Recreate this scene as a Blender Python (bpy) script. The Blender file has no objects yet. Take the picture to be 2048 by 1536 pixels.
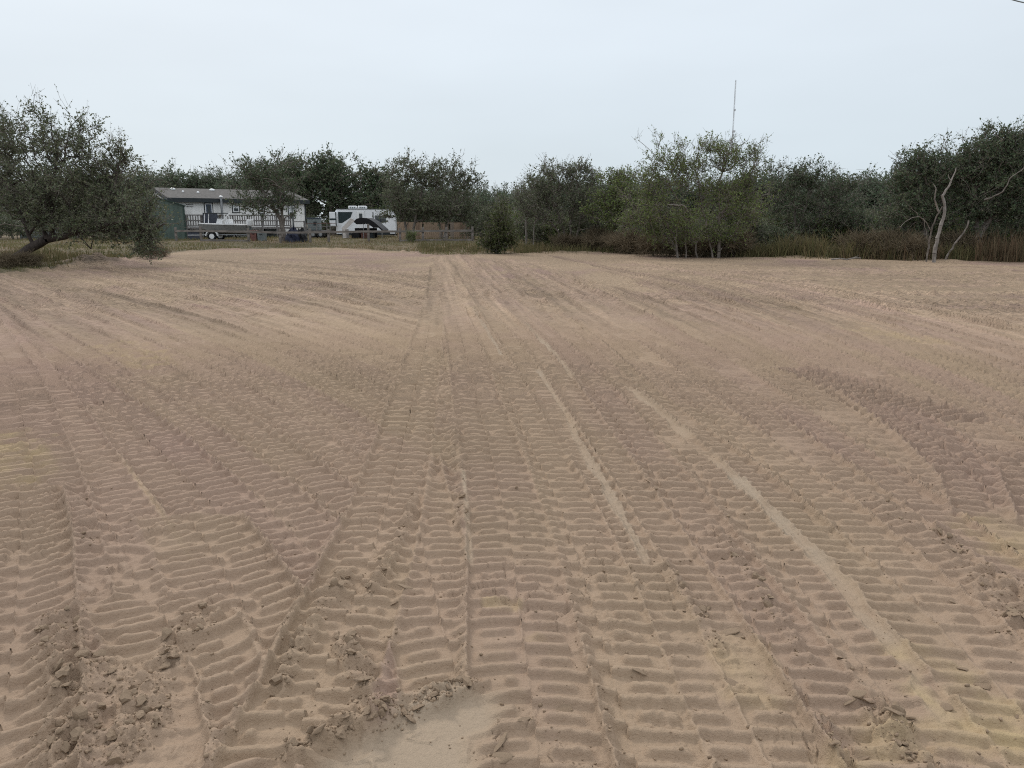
import bpy, math, random
import numpy as np
from math import radians, sin, cos, pi

SC = bpy.context.scene
COL = SC.collection

# ------------------------------------------------------------------ camera
CAM_H = 1.6
PITCH = radians(11.89)
FPX = 1539.0            # focal length in pixels of a 2048 px wide picture
cam_data = bpy.data.cameras.new('camera')
cam = bpy.data.objects.new('camera', cam_data)
COL.objects.link(cam)
cam.location = (0, 0, CAM_H)
cam.rotation_euler = (radians(90) - PITCH, 0, 0)
cam_data.sensor_width = 36.0
cam_data.lens = 36.0 * FPX / 2048.0
cam_data.clip_start = 0.05
cam_data.clip_end = 6000
SC.camera = cam

# ------------------------------------------------------------------ sky and sun (thin even overcast)
SUN_EL, SUN_AZ = radians(34), radians(-28)       # high, ahead of the camera, a little to the left
world = bpy.data.worlds.new('World')
SC.world = world
world.use_nodes = True
wn, wl = world.node_tree.nodes, world.node_tree.links
wn.clear()
w_out = wn.new('ShaderNodeOutputWorld')
w_bg = wn.new('ShaderNodeBackground')
sky = wn.new('ShaderNodeTexSky')
sky.sky_type = 'NISHITA'
sky.sun_disc = False
sky.sun_elevation = SUN_EL
sky.sun_rotation = SUN_AZ
sky.air_density = 1.0
sky.dust_density = 1.5
sky.ozone_density = 1.0
# cloud deck: pale grey-blue, a little brighter overhead, hiding most of the blue sky behind it
w_tc = wn.new('ShaderNodeTexCoord')
w_sep = wn.new('ShaderNodeSeparateXYZ')
wl.new(w_tc.outputs['Generated'], w_sep.inputs[0])
w_ramp = wn.new('ShaderNodeValToRGB')
w_ramp.color_ramp.interpolation = 'EASE'
e = w_ramp.color_ramp.elements
e[0].position = 0.0;  e[0].color = (0.635, 0.722, 0.785, 1)
e[1].position = 0.85; e[1].color = (1.26, 1.30, 1.36, 1)
m = w_ramp.color_ramp.elements.new(0.28); m.color = (0.742, 0.815, 0.885, 1)
wl.new(w_sep.outputs['Z'], w_ramp.inputs[0])
w_noise = wn.new('ShaderNodeTexNoise')
w_noise.inputs['Scale'].default_value = 2.4
w_noise.inputs['Detail'].default_value = 3.0
w_map = wn.new('ShaderNodeMapping'); w_map.inputs['Scale'].default_value = (1, 1, 3.5)
wl.new(w_tc.outputs['Generated'], w_map.inputs[0]); wl.new(w_map.outputs[0], w_noise.inputs['Vector'])
w_mr = wn.new('ShaderNodeMapRange')
w_mr.inputs['To Min'].default_value = 0.90
w_mr.inputs['To Max'].default_value = 1.09
wl.new(w_noise.outputs[0], w_mr.inputs['Value'])
w_mul = wn.new('ShaderNodeVectorMath'); w_mul.operation = 'SCALE'
wl.new(w_ramp.outputs[0], w_mul.inputs[0]); wl.new(w_mr.outputs[0], w_mul.inputs['Scale'])
w_sc = wn.new('ShaderNodeVectorMath'); w_sc.operation = 'SCALE'
w_sc.inputs['Scale'].default_value = 0.08
wl.new(sky.outputs[0], w_sc.inputs[0])
w_mix = wn.new('ShaderNodeMix'); w_mix.data_type = 'RGBA'
w_mix.inputs['Factor'].default_value = 0.94
wl.new(w_sc.outputs[0], w_mix.inputs[6]); wl.new(w_mul.outputs[0], w_mix.inputs[7])
wl.new(w_mix.outputs[2], w_bg.inputs['Color'])
w_bg.inputs['Strength'].default_value = 1.0
wl.new(w_bg.outputs[0], w_out.inputs['Surface'])

sun_data = bpy.data.lights.new('sun', 'SUN')
sun_data.energy = 1.5
sun_data.angle = radians(10)
sun_data.color = (1.0, 0.95, 0.88)
sun = bpy.data.objects.new('sun', sun_data)
COL.objects.link(sun)
sun.rotation_euler = (-(radians(90) - SUN_EL), 0, -SUN_AZ)   # shines towards the camera from ahead

SC.view_settings.view_transform = 'Standard'
SC.view_settings.look = 'None'
SC.view_settings.exposure = 0.09
SC.view_settings.gamma = 1.0
SC.view_settings.use_curve_mapping = False
SC.render.engine = 'CYCLES'
SC.cycles.max_bounces = 5
SC.cycles.diffuse_bounces = 2
SC.cycles.use_denoising = False
SC.cycles.pixel_filter_type = 'BLACKMAN_HARRIS'
SC.cycles.filter_width = 1.1
SC.cycles.sample_clamp_indirect = 2.0
SC.cycles.sample_clamp_direct = 4.0
SC.cycles.transparent_max_bounces = 8

# ------------------------------------------------------------------ helpers
CP, SP = cos(PITCH), sin(PITCH)

def W(u, v, Y):
    """point on the plane y = Y seen at photograph position (u, v) of 2048 x 1536: used only to measure out positions"""
    a = (u - 1024) / FPX; b = (768 - v) / FPX
    t = Y / (CP + b * SP)
    return np.array((a * t, Y, CAM_H + (-SP + b * CP) * t))

def G(u, v, z=0.0):
    """ground point at (u, v)"""
    a = (u - 1024) / FPX; b = (768 - v) / FPX
    t = (z - CAM_H) / (-SP + b * CP)
    return np.array((a * t, (CP + b * SP) * t))

def Gs(pts):
    return np.array([G(*p) for p in pts])

HT = np.random.default_rng(7).random(1 << 16)
def hsh(xi, yi, seed=0):
    return HT[((xi.astype(np.int64) * 73856093) ^ (yi.astype(np.int64) * 19349663) ^ (seed * 83492791)) & 0xffff]

def vnoise(x, y, seed=0):
    x = np.asarray(x, float); y = np.asarray(y, float)
    xi = np.floor(x); yi = np.floor(y); fx = x - xi; fy = y - yi
    fx = fx * fx * fx * (fx * (fx * 6 - 15) + 10); fy = fy * fy * fy * (fy * (fy * 6 - 15) + 10)
    xi = xi.astype(np.int64); yi = yi.astype(np.int64)
    a = hsh(xi, yi, seed); b = hsh(xi + 1, yi, seed); c = hsh(xi, yi + 1, seed); d = hsh(xi + 1, yi + 1, seed)
    return ((a + (b - a) * fx) * (1 - fy) + (c + (d - c) * fx) * fy) * 2 - 1

def fbm(x, y, seed=0, oct=3):
    r = 0; a = 1.0; s = 0
    for i in range(oct):
        r = r + a * vnoise(x * 2.03 ** i + 17.3 * i, y * 2.03 ** i - 9.1 * i, seed + i); s += a; a *= 0.5
    return r / s

def clods_h(x, y, cell, seed):
    """height 0..1 of packed rounded lumps of size `cell`"""
    X = x / cell; Y = y / cell
    xi = np.floor(X).astype(np.int64); yi = np.floor(Y).astype(np.int64)
    best = np.zeros_like(X)
    for dx in (-1, 0, 1):
        for dy in (-1, 0, 1):
            cx = xi + dx; cy = yi + dy
            px = cx + hsh(cx, cy, seed); py = cy + hsh(cx, cy, seed + 11)
            rr = 0.35 + 0.5 * hsh(cx, cy, seed + 23)
            d2 = ((X - px) ** 2 + (Y - py) ** 2) / (rr * rr)
            best = np.maximum(best, np.sqrt(np.clip(1 - d2, 0, 1)) * rr * (0.4 + 0.8 * hsh(cx, cy, seed + 37)))
    return best

def sstep(a, b, x):
    t = np.clip((x - a) / (b - a), 0, 1)
    return t * t * (3 - 2 * t)

def mesh_obj(name, verts, faces, mat, parent=None, smooth=False, loc=None):
    me = bpy.data.meshes.new(name)
    verts = np.asarray(verts, np.float32)
    if isinstance(faces, np.ndarray):
        n = faces.shape[1]; nf = len(faces)
        me.vertices.add(len(verts)); me.vertices.foreach_set('co', verts.ravel())
        me.loops.add(nf * n); me.loops.foreach_set('vertex_index', faces.astype(np.int32).ravel())
        me.polygons.add(nf)
        me.polygons.foreach_set('loop_start', np.arange(0, nf * n, n, dtype=np.int32))
        me.update(calc_edges=True)
    else:
        me.from_pydata([tuple(map(float, v)) for v in verts], [], [list(map(int, f)) for f in faces])
        me.update()
    if smooth:
        me.polygons.foreach_set('use_smooth', np.ones(len(me.polygons), bool))
    if mat is not None:
        me.materials.append(mat)
    o = bpy.data.objects.new(name, me)
    COL.objects.link(o)
    if parent is not None: o.parent = parent
    if loc is not None: o.location = tuple(map(float, loc))
    return o

def tag(o, label=None, cat=None, group=None, kind=None):
    if label: o['label'] = label
    if cat: o['category'] = cat
    if group: o['group'] = group
    if kind: o['kind'] = kind
    return o

def empty(name, loc, rz=0.0):
    o = bpy.data.objects.new(name, None); COL.objects.link(o)
    o.location = tuple(map(float, loc)); o.rotation_euler = (0, 0, rz); o.empty_display_size = 0.2
    return o

# ------------------------------------------------------------------ materials
def new_mat(name):
    m = bpy.data.materials.new(name); m.use_nodes = True
    nt = m.node_tree; nt.nodes.clear()
    o = nt.nodes.new('ShaderNodeOutputMaterial'); b = nt.nodes.new('ShaderNodeBsdfPrincipled')
    nt.links.new(b.outputs[0], o.inputs[0])
    b.inputs['Specular IOR Level'].default_value = 0.25
    return m, nt, b

def mat(name, col, rough=0.7, var=0.12, scale=6.0, metal=0.0, bump=0.0, bscale=30.0, col2=None, stretch=(1, 1, 1)):
    """painted / weathered surface: base colour broken up by two scales of noise"""
    m, nt, b = new_mat(name)
    N, L = nt.nodes, nt.links
    tc = N.new('ShaderNodeTexCoord'); mp = N.new('ShaderNodeMapping'); mp.inputs['Scale'].default_value = stretch
    L.new(tc.outputs['Object'], mp.inputs[0])
    n1 = N.new('ShaderNodeTexNoise'); n1.inputs['Scale'].default_value = scale; n1.inputs['Detail'].default_value = 5; n1.inputs['Roughness'].default_value = 0.65
    L.new(mp.outputs[0], n1.inputs['Vector'])
    r = N.new('ShaderNodeValToRGB')
    c2 = col2 or tuple(c * (1 - 2.2 * var) for c in col)
    r.color_ramp.elements[0].position = 0.3; r.color_ramp.elements[0].color = (*c2, 1)
    r.color_ramp.elements[1].position = 0.65; r.color_ramp.elements[1].color = (*[min(1, c * (1 + var * .6)) for c in col], 1)
    L.new(n1.outputs[0], r.inputs[0]); L.new(r.outputs[0], b.inputs['Base Color'])
    b.inputs['Roughness'].default_value = rough; b.inputs['Metallic'].default_value = metal
    if bump:
        n2 = N.new('ShaderNodeTexNoise'); n2.inputs['Scale'].default_value = bscale; n2.inputs['Detail'].default_value = 4
        L.new(mp.outputs[0], n2.inputs['Vector'])
        bp = N.new('ShaderNodeBump'); bp.inputs['Strength'].default_value = 0.6; bp.inputs['Distance'].default_value = bump
        L.new(n2.outputs[0], bp.inputs['Height']); L.new(bp.outputs[0], b.inputs['Normal'])
    return m

def leaf_mat(name, cols, trans=0.25, rough=0.55):
    """leaves or blades: colour picked per leaf"""
    m, nt, b = new_mat(name)
    N, L = nt.nodes, nt.links
    g = N.new('ShaderNodeNewGeometry'); r = N.new('ShaderNodeValToRGB')
    els = r.color_ramp.elements
    while len(els) < len(cols): els.new(0.5)
    for i, c in enumerate(cols):
        els[i].position = i / (len(cols) - 1); els[i].color = (*c, 1)
    L.new(g.outputs['Random Per Island'], r.inputs[0])
    L.new(r.outputs[0], b.inputs['Base Color'])
    b.inputs['Roughness'].default_value = rough
    b.inputs['Specular IOR Level'].default_value = 0.12
    if trans:
        t = N.new('ShaderNodeBsdfTranslucent'); mx = N.new('ShaderNodeMixShader'); mx.inputs[0].default_value = trans
        L.new(r.outputs[0], t.inputs[0]); L.new(b.outputs[0], mx.inputs[1]); L.new(t.outputs[0], mx.inputs[2])
        out = [n for n in N if n.type == 'OUTPUT_MATERIAL'][0]
        L.new(mx.outputs[0], out.inputs[0])
    return m
# ================================================================== GROUND
# far edge of the cleared sand, measured along the photograph, as distance by bearing
EDGE_PX = [(-420, 590), (-200, 560), (0, 546), (90, 541), (140, 532), (250, 520), (330, 507), (420, 500), (560, 497), (700, 499), (790, 503),
           (850, 509), (930, 511), (1000, 509), (1100, 506), (1250, 506), (1330, 509), (1400, 514), (1500, 516), (1600, 515), (1750, 519),
           (1900, 523), (2048, 526), (2250, 534), (2500, 545)]
_e = Gs(EDGE_PX)
EDGE_AZ = np.arctan2(_e[:, 0], _e[:, 1]); EDGE_R = np.hypot(_e[:, 0], _e[:, 1])

def edge_r(az):
    r = np.interp(az, EDGE_AZ, EDGE_R)
    return r

def field_signed(x, y):
    """metres beyond the sand's edge (negative: on the sand)"""
    az = np.arctan2(x, y); r = np.hypot(x, y)
    d = r - edge_r(az)
    side = np.abs(az) > 0.95
    d = np.where(side, r - 26 + 6 * np.sin(az * 3), d)
    return d + 0.45 * fbm(x * 0.5, y * 0.5, 91, 3) + 0.25 * vnoise(x * 2.1, y * 2.1, 95)

def terrain_z(x, y):
    d = field_signed(x, y)
    r = np.hypot(x, y)
    z = 0.23 * sstep(0.0, 17.0, d) + 0.09 * np.exp(-((d - 0.3) / 0.6) ** 2) * np.clip(.5 + vnoise(x * .55, y * .55, 53) + .5 * vnoise(x * 1.9, y * 1.9, 54), 0, 1.5)
    z = z + sstep(0.5, 4, d) * (0.05 * fbm(x * 0.25, y * 0.25, 51, 3) + 0.02 * vnoise(x * 1.7, y * 1.7, 57))
    return z

def gz(x, y):
    return float(terrain_z(np.array([float(x)]), np.array([float(y)]))[0])

# ---- sheet: rings and spokes round the standing point, closest where it is seen closest, out to the horizon
rows = [0.002, 0.15, 0.3, 0.45, 0.6, 0.72]
th = radians(62)
while th > radians(1.95):
    rows.append(CAM_H / math.tan(th))
    if th > radians(41): st = 6.0
    elif th > radians(14): st = 1.15 - 0.6 * min(1, (radians(41) - th) / radians(27))
    elif th > radians(12): st = 0.5
    elif th > radians(5.5): st = 0.42
    else: st = 0.65
    th -= st / (FPX / 2)
rr = rows[-1]
while rr < 62: rr += 0.5; rows.append(rr)
while rr < 2600: rr *= 1.09; rows.append(rr)
R = np.array(rows)
fine = np.arange(radians(-43.5), radians(43.5), 1.32 / (FPX / 2))
rest = np.linspace(radians(43.5), radians(360 - 43.5), 70)
AZ = np.concatenate([fine, rest[:-1] if abs(rest[0] - fine[-1]) > 1e-4 else rest[1:-1]])
nR, nA = len(R), len(AZ)
RR, AA = np.meshgrid(R, AZ, indexing='ij')
GX = (RR * np.sin(AA)).ravel(); GY = (RR * np.cos(AA)).ravel()
NV = GX.size
RF = RR.ravel()
# spacing of the sheet away from the camera: relief finer than this cannot be carried
DR = np.gradient(R)[:, None].repeat(nA, 1).ravel()

dF = field_signed(GX, GY)
on_sand = dF < 0.8
Z = terrain_z(GX, GY)
Z += np.where(on_sand, 0.010 * fbm(GX * 0.9, GY * 0.9, 3, 3) + 0.004 * fbm(GX * 7, GY * 7, 5, 2), 0)

# soil colour channels carried by the sheet: tone (light/dark soil, with painted lip light and far bar shade), red (mauve clay), yellow (raw sand), clay (grey, smeared), grass
tone = 0.22 * fbm(GX * 0.35, GY * 0.35, 11, 4)
red = sstep(0.05, 0.6, fbm(GX * 0.42 + 3, GY * 0.3, 21, 3))
yel = np.zeros(NV)
cly = np.zeros(NV)
crumb = 0.35 * sstep(0.15, 0.6, fbm(GX * 1.1, GY * 1.1, 31, 3))

VIS = np.where((np.abs(AA.ravel()) < radians(44)) & (RF > 0.9) & (RF < 52))[0]
VX = GX[VIS]; VY = GY[VIS]
PITCHM = 0.085

def press(path, w=0.50, amp=0.026, seed=0, axis=1, sink=0.014, tint=0.0, redd=None, worn=0.25, span=None, berm=0.016,
          pitch=PITCHM, flat=False, clay=None, yellow=None, fade=0.35, curl=0.025, crm=0.5):
    """press one rubber-track pass into the sheet: staggered lug bars, short and long in turn, with crumbling edges.
    path: world points; axis 1: x as a function of y, axis 0: y as a function of x"""
    global Z, tone, red, cly, yel, crumb
    P = np.asarray(path, float)
    a, b = (P[:, 1], P[:, 0]) if axis == 1 else (P[:, 0], P[:, 1])
    o = np.argsort(a); a = a[o]; b = b[o]
    A, B = (VY, VX) if axis == 1 else (VX, VY)
    # smooth dense copy of the path
    aa = np.linspace(a[0], a[-1], 400)
    bb = np.interp(aa, a, b)
    k = np.exp(-np.linspace(-2, 2, 31) ** 2); k /= k.sum()
    bb = np.convolve(np.pad(bb, 15, mode='reflect', reflect_type='odd'), k, 'valid')
    slope = np.gradient(bb, aa)
    S = np.concatenate([[0], np.cumsum(np.hypot(np.diff(aa), np.diff(bb)))])
    lo, hi = (a[0], a[-1]) if span is None else span
    cmax = np.sqrt(1 + slope ** 2).max()
    pre = np.where((A > lo - .1) & (A < hi + .1) & (B > bb.min() - w * cmax) & (B < bb.max() + w * cmax))[0]
    if len(pre) == 0: return
    Ap = A[pre]
    bc = np.interp(Ap, aa, bb); sl = np.interp(Ap, aa, slope)
    cs = 1 / np.sqrt(1 + sl * sl); sn = sl * cs
    t = (B[pre] - bc) * cs
    keep = np.abs(t) < w * 0.5 + 0.11
    pre = pre[keep]; t = t[keep]
    if len(pre) == 0: return
    s = np.interp(A[pre], aa, S) + (B[pre] - bc[keep]) * sn[keep]
    ids = VIS[pre]
    x = GX[ids]; y = GY[ids]
    dr = DR[ids]
    n_lo = vnoise(x * 1.3, y * 1.3, seed + 1); n_md = vnoise(x * 6.5, y * 6.5, seed + 2); n_hi = vnoise(x * 38, y * 38, seed + 3)
    t = t + 0.006 * n_lo + 0.002 * n_md
    e = w * 0.5 + 0.004 * n_hi
    endm = sstep(lo, lo + fade, A[pre]) * (1 - sstep(hi - fade, hi, A[pre])) if fade > 0 else 1.0
    endm = sstep(0.25, 0.75, endm + 0.22 * n_md) if fade > 0 else 1.0
    if flat: endm = endm * sstep(-0.95, -0.45, n_lo + .4 * n_md + .3 * vnoise(x * 18, y * 18, seed + 21))
    if flat: e = e * (0.8 + 0.45 * vnoise(s * 3.1, np.sign(t) * 9, seed + 25) + .25 * vnoise(x * 16, y * 16, seed + 26))
    m = sstep(0.016, -0.012, np.abs(t) - e) * endm
    tau = np.clip(np.abs(t) / (w * 0.5), 0, 1.2)
    sd = (t > 0).astype(np.int64)
    s2 = s + (curl + .03 * (HT[(seed * 7) & 0xffff] - .3)) * tau ** 2.5 * np.where(sd == 1, 1, .6) + 0.004 * n_lo + 0.0010 * n_md
    ph = s2 / pitch + 0.5 * sd
    kk = np.floor(ph).astype(np.int64); f = ph - kk - 0.5
    h1 = hsh(kk, sd + 3, seed + 5); h2 = hsh(kk, sd + 7, seed + 6)
    wide = 0.24 + 0.05 * (h1 - .5)
    bar = sstep(wide + 0.10 + .012 * n_hi, wide - 0.15, np.abs(f))
    odd = (kk % 2) == 1
    t_in = np.where(odd, 0.10 + .14 * h1, -0.2); t_out = np.where(odd, 0.78 + 0.18 * (h2 - .5), 1.12)
    ln = sstep(t_in - 0.06, t_in + 0.10, tau) * sstep(t_out + 0.08, t_out - 0.08, tau)
    wear = sstep(1.0 - worn, 1.38 - worn, 0.5 + 0.5 * fbm(x * 1.1, y * 1.1, seed + 9, 2) + 0.3 * n_md + 0.25 * (h1 - .5) + .22 * np.clip((3.4 - RF[ids]) / 1.2, 0, 1) * (x > -.25))
    notch = 1 - 0.75 * sstep(0.60, 0.85, vnoise(t * 16 + h2 * 50, kk * 1.7, seed + 22)) * (h1 > .25)
    hb = 0.84 * amp * (0.90 + 0.28 * h1) * (1 - 0.72 * wear) * notch * np.where(odd, .85, 1.0) * (1 + 1.0 * np.clip((RF[ids] - 3.8) / 4, 0, 1)) * (1 + .08 * n_md + .07 * n_hi)
    if flat: hb = hb * 0.04
    carry = np.clip((pitch * 0.62 / dr - 0.60) / 0.8, 0.0, 1)          # fades where the sheet is too coarse to hold a bar
    zt = -sink + bar * ln * hb * carry + (1 - carry) * (0.026 * vnoise(s * 2.1, t * 7, seed + 12) + 0.02 * vnoise(s * 0.8, t * 14, seed + 15))
    zt = zt + 0.0025 * n_lo + 0.0016 * n_md + wear * (0 if flat else 1) * 0.007 * np.maximum(0, vnoise(x * 17, y * 17, seed + 13))
    # a thin spine where the belt halves meet
    zt = zt + 0.009 * sstep(0.05, 0.0, tau) * (0.4 + n_lo) * carry
    Z[ids] = Z[ids] * (1 - m) + (zt + 0.35 * terrain_z(x, y)) * m
    # squeezed-up crumbling lip along both edges
    lip = 0.8 * np.exp(-((np.abs(t) - e - 0.012) / 0.020) ** 2) * endm
    lipn = np.clip(0.5 + 0.55 * vnoise(s * 1.3, np.sign(t) * 5.0 + seed, seed + 14) + 0.2 * n_md, 0, 1.2)
    Z[ids] += berm * lip * lipn * (0.8 + 0.22 * n_hi)
    thin = np.exp(-((np.abs(t) - e) / np.maximum(0.009, 0.25 * dr)) ** 2) * endm
    Z[ids] += (0.019 + 0.012 * HT[(seed * 3) & 0xffff] + 0.026 * (1 - carry)) * thin * np.clip(0.7 + 0.6 * vnoise(s * 0.9, np.sign(t) * 3 + seed, seed + 16), 0, 1.2)
    crumb[ids] = np.maximum(crumb[ids] * (1 - 0.75 * m), crm * lip * lipn)
    tn = tint + 0.05 * (HT[seed & 0xffff] - .5) + 0.03 * n_lo + (1 - carry) * (0.42 * (HT[(seed * 5) & 0xffff] - .66) + .30 * vnoise(s * .22, t * 11, seed + 31))  # far bands streaked and darkened: self-shadow of bars too fine to model, painted in
    tn = tn + 0.16 * thin * (0.6 + n_lo)          # lip crests paler: dry sand, and the light they catch painted in
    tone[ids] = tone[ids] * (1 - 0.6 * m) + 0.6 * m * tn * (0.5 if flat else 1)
    if redd is not None: red[ids] = red[ids] * (1 - 0.7 * m) + 0.7 * m * np.clip(redd + 0.25 * n_lo, 0, 1)
    if clay is not None: cly[ids] = cly[ids] * (1 - m) + m * np.clip(clay * (.55 + .7 * n_lo) + 0.3 * n_md, 0, 1)
    else: cly[ids] *= (1 - 0.8 * m)
    if yellow is not None: yel[ids] = np.maximum(yel[ids], m * yellow)

YS = np.concatenate([np.linspace(1.0, 10, 60), np.linspace(10.5, 46, 72)])
def guide(px):
    p = Gs(px); o = np.argsort(p[:, 1]); yy = p[o, 1]; xx = p[o, 0]
    X = np.interp(YS, yy, xx)
    s0 = (xx[1] - xx[0]) / (yy[1] - yy[0]); s1 = (xx[-1] - xx[-2]) / (yy[-1] - yy[-2])
    X = np.where(YS < yy[0], xx[0] + (YS - yy[0]) * s0, X)
    X = np.where(YS > yy[-1], xx[-1] + (YS - yy[-1]) * s1, X)
    return X

# guides of the passes that run away from the camera and swing to the right
GR = [guide(p) for p in (
    [(868, 515), (880, 560), (893, 640), (905, 740), (918, 850), (932, 980), (940, 1100), (945, 1300), (950, 1536)],
    [(885, 515), (925, 600), (985, 720), (1060, 880), (1128, 1000), (1173, 1122), (1208, 1244), (1236, 1349), (1290, 1536)],
    [(905, 515), (960, 600), (1040, 690), (1110, 800), (1180, 930), (1245, 1050), (1310, 1160), (1380, 1320), (1480, 1536)],
    [(930, 515), (1010, 600), (1100, 680), (1190, 780), (1300, 930), (1380, 1050), (1470, 1180), (1580, 1340), (1720, 1536)],
    [(960, 515), (1060, 600), (1180, 700), (1290, 810), (1440, 930), (1600, 1085), (1770, 1260), (1900, 1420), (1980, 1536)],
    [(1000, 515), (1150, 590), (1320, 690), (1500, 830), (1700, 990), (1900, 1160), (2100, 1340), (2260, 1536)],
    [(1050, 516), (1250, 580), (1450, 660), (1700, 800), (1950, 970), (2200, 1150), (2450, 1380)],
    [(1120, 518), (1350, 570), (1600, 650), (1900, 790), (2200, 950), (2500, 1130)],
    [(1200, 520), (1500, 570), (1800, 650), (2200, 780), (2500, 890)],
    [(1300, 522), (1700, 575), (2200, 670), (2500, 730)])]
# guides of the passes that swing to the left
GL = [guide(p) for p in (
    [(-60, 600), (20, 740), (44, 830), (66, 930), (86, 1030), (96, 1130), (100, 1250), (98, 1400), (90, 1536)],
    [(-50, 595), (44, 710), (105, 810), (170, 920), (235, 1030), (300, 1130), (370, 1260), (430, 1400), (480, 1536)],
    [(-60, 590), (92, 720), (200, 800), (320, 885), (440, 1000), (540, 1110), (640, 1260), (720, 1420)],
    [(-40, 575), (92, 640), (239, 722), (380, 830), (598, 1000), (740, 1120), (860, 1240)],
    [(0, 570), (200, 650), (400, 745), (600, 870), (780, 1000), (950, 1140)],
    [(50, 565), (300, 640), (520, 730), (740, 860), (900, 980)],
    [(100, 560), (400, 630), (650, 720), (850, 830), (1000, 930)],
    [(200, 550), (500, 605), (750, 680), (950, 780)],
    [(300, 540), (600, 580), (900, 650), (1100, 720)],
    [(400, 530), (700, 555), (950, 600), (1150, 650)],
    [(500, 520), (700, 530), (900, 545), (1100, 570)])]

def blend(gs, g):
    i = int(min(max(math.floor(g), 0), len(gs) - 2)); f = g - i
    return gs[i] * (1 - f) + gs[i + 1] * f

def family(gs, y_ref, spacing, seed, g0, g1, order):
    """passes spaced across a family of guides, `spacing` metres apart where they cross y_ref"""
    rg = random.Random(seed)
    vals = []
    g = g0
    while g < g1:
        vals.append(g)
        yr = y_ref(g)
        x0 = np.interp(yr, YS, blend(gs, g)); x1 = np.interp(yr, YS, blend(gs, min(g + 0.05, len(gs) - 1)))
        k = max(abs(x1 - x0) / 0.05, 0.15)
        g += spacing * rg.uniform(0.75, 1.25) / k
    if order == 'mix': rg.shuffle(vals)
    elif order == 'rev': vals = vals[::-1]
    return vals

rg = random.Random(5)
# 1. oldest: passes swinging left
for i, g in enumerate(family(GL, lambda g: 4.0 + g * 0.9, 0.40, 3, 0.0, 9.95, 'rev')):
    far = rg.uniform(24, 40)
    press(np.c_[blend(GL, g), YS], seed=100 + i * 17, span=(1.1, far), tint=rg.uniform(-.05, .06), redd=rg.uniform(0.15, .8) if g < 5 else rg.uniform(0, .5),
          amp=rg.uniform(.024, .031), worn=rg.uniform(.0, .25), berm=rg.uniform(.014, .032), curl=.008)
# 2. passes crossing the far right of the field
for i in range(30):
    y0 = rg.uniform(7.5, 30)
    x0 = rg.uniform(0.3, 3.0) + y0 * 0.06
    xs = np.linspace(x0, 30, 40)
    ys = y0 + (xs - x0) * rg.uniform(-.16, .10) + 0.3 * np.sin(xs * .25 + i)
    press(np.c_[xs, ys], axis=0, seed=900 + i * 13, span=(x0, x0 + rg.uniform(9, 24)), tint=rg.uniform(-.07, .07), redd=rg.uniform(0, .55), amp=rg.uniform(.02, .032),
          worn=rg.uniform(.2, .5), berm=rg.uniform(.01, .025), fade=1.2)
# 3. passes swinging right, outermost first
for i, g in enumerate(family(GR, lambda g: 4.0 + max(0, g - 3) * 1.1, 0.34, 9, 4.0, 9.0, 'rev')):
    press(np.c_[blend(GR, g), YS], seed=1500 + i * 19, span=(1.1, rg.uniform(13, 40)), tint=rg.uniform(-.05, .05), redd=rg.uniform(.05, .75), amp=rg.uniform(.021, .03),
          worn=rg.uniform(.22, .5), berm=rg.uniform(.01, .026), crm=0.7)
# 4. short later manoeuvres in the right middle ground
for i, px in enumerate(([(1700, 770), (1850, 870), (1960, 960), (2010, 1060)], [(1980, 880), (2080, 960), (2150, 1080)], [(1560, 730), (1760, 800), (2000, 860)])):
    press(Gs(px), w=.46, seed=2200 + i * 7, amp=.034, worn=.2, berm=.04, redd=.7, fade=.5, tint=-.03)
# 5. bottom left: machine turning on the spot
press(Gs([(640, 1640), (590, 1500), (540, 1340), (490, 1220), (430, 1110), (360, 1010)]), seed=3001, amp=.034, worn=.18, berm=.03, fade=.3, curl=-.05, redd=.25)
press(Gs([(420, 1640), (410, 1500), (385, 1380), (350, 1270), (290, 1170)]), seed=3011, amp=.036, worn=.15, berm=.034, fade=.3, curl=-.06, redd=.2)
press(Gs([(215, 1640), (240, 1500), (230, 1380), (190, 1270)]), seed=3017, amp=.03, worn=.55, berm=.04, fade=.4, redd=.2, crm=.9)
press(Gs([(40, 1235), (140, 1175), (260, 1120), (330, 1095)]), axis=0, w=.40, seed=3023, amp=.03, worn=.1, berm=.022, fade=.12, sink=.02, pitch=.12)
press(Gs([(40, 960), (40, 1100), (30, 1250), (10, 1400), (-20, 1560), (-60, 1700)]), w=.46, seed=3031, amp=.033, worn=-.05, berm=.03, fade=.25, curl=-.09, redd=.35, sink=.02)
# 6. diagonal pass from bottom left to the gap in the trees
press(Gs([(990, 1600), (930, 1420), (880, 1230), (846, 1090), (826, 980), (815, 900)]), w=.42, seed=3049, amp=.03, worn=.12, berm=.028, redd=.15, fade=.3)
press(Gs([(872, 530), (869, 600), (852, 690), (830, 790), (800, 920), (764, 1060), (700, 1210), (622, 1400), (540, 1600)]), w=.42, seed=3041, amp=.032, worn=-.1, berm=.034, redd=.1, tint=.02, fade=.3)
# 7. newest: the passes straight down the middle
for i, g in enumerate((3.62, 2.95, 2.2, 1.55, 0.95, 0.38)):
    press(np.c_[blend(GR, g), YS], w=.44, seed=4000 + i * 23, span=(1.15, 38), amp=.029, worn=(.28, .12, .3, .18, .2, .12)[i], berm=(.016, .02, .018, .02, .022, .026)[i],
          redd=(.35, .55, .25, .15, .2, .3)[i], tint=(.0, -.01, .02, .0, .02, -.01)[i], fade=.3)
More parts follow.
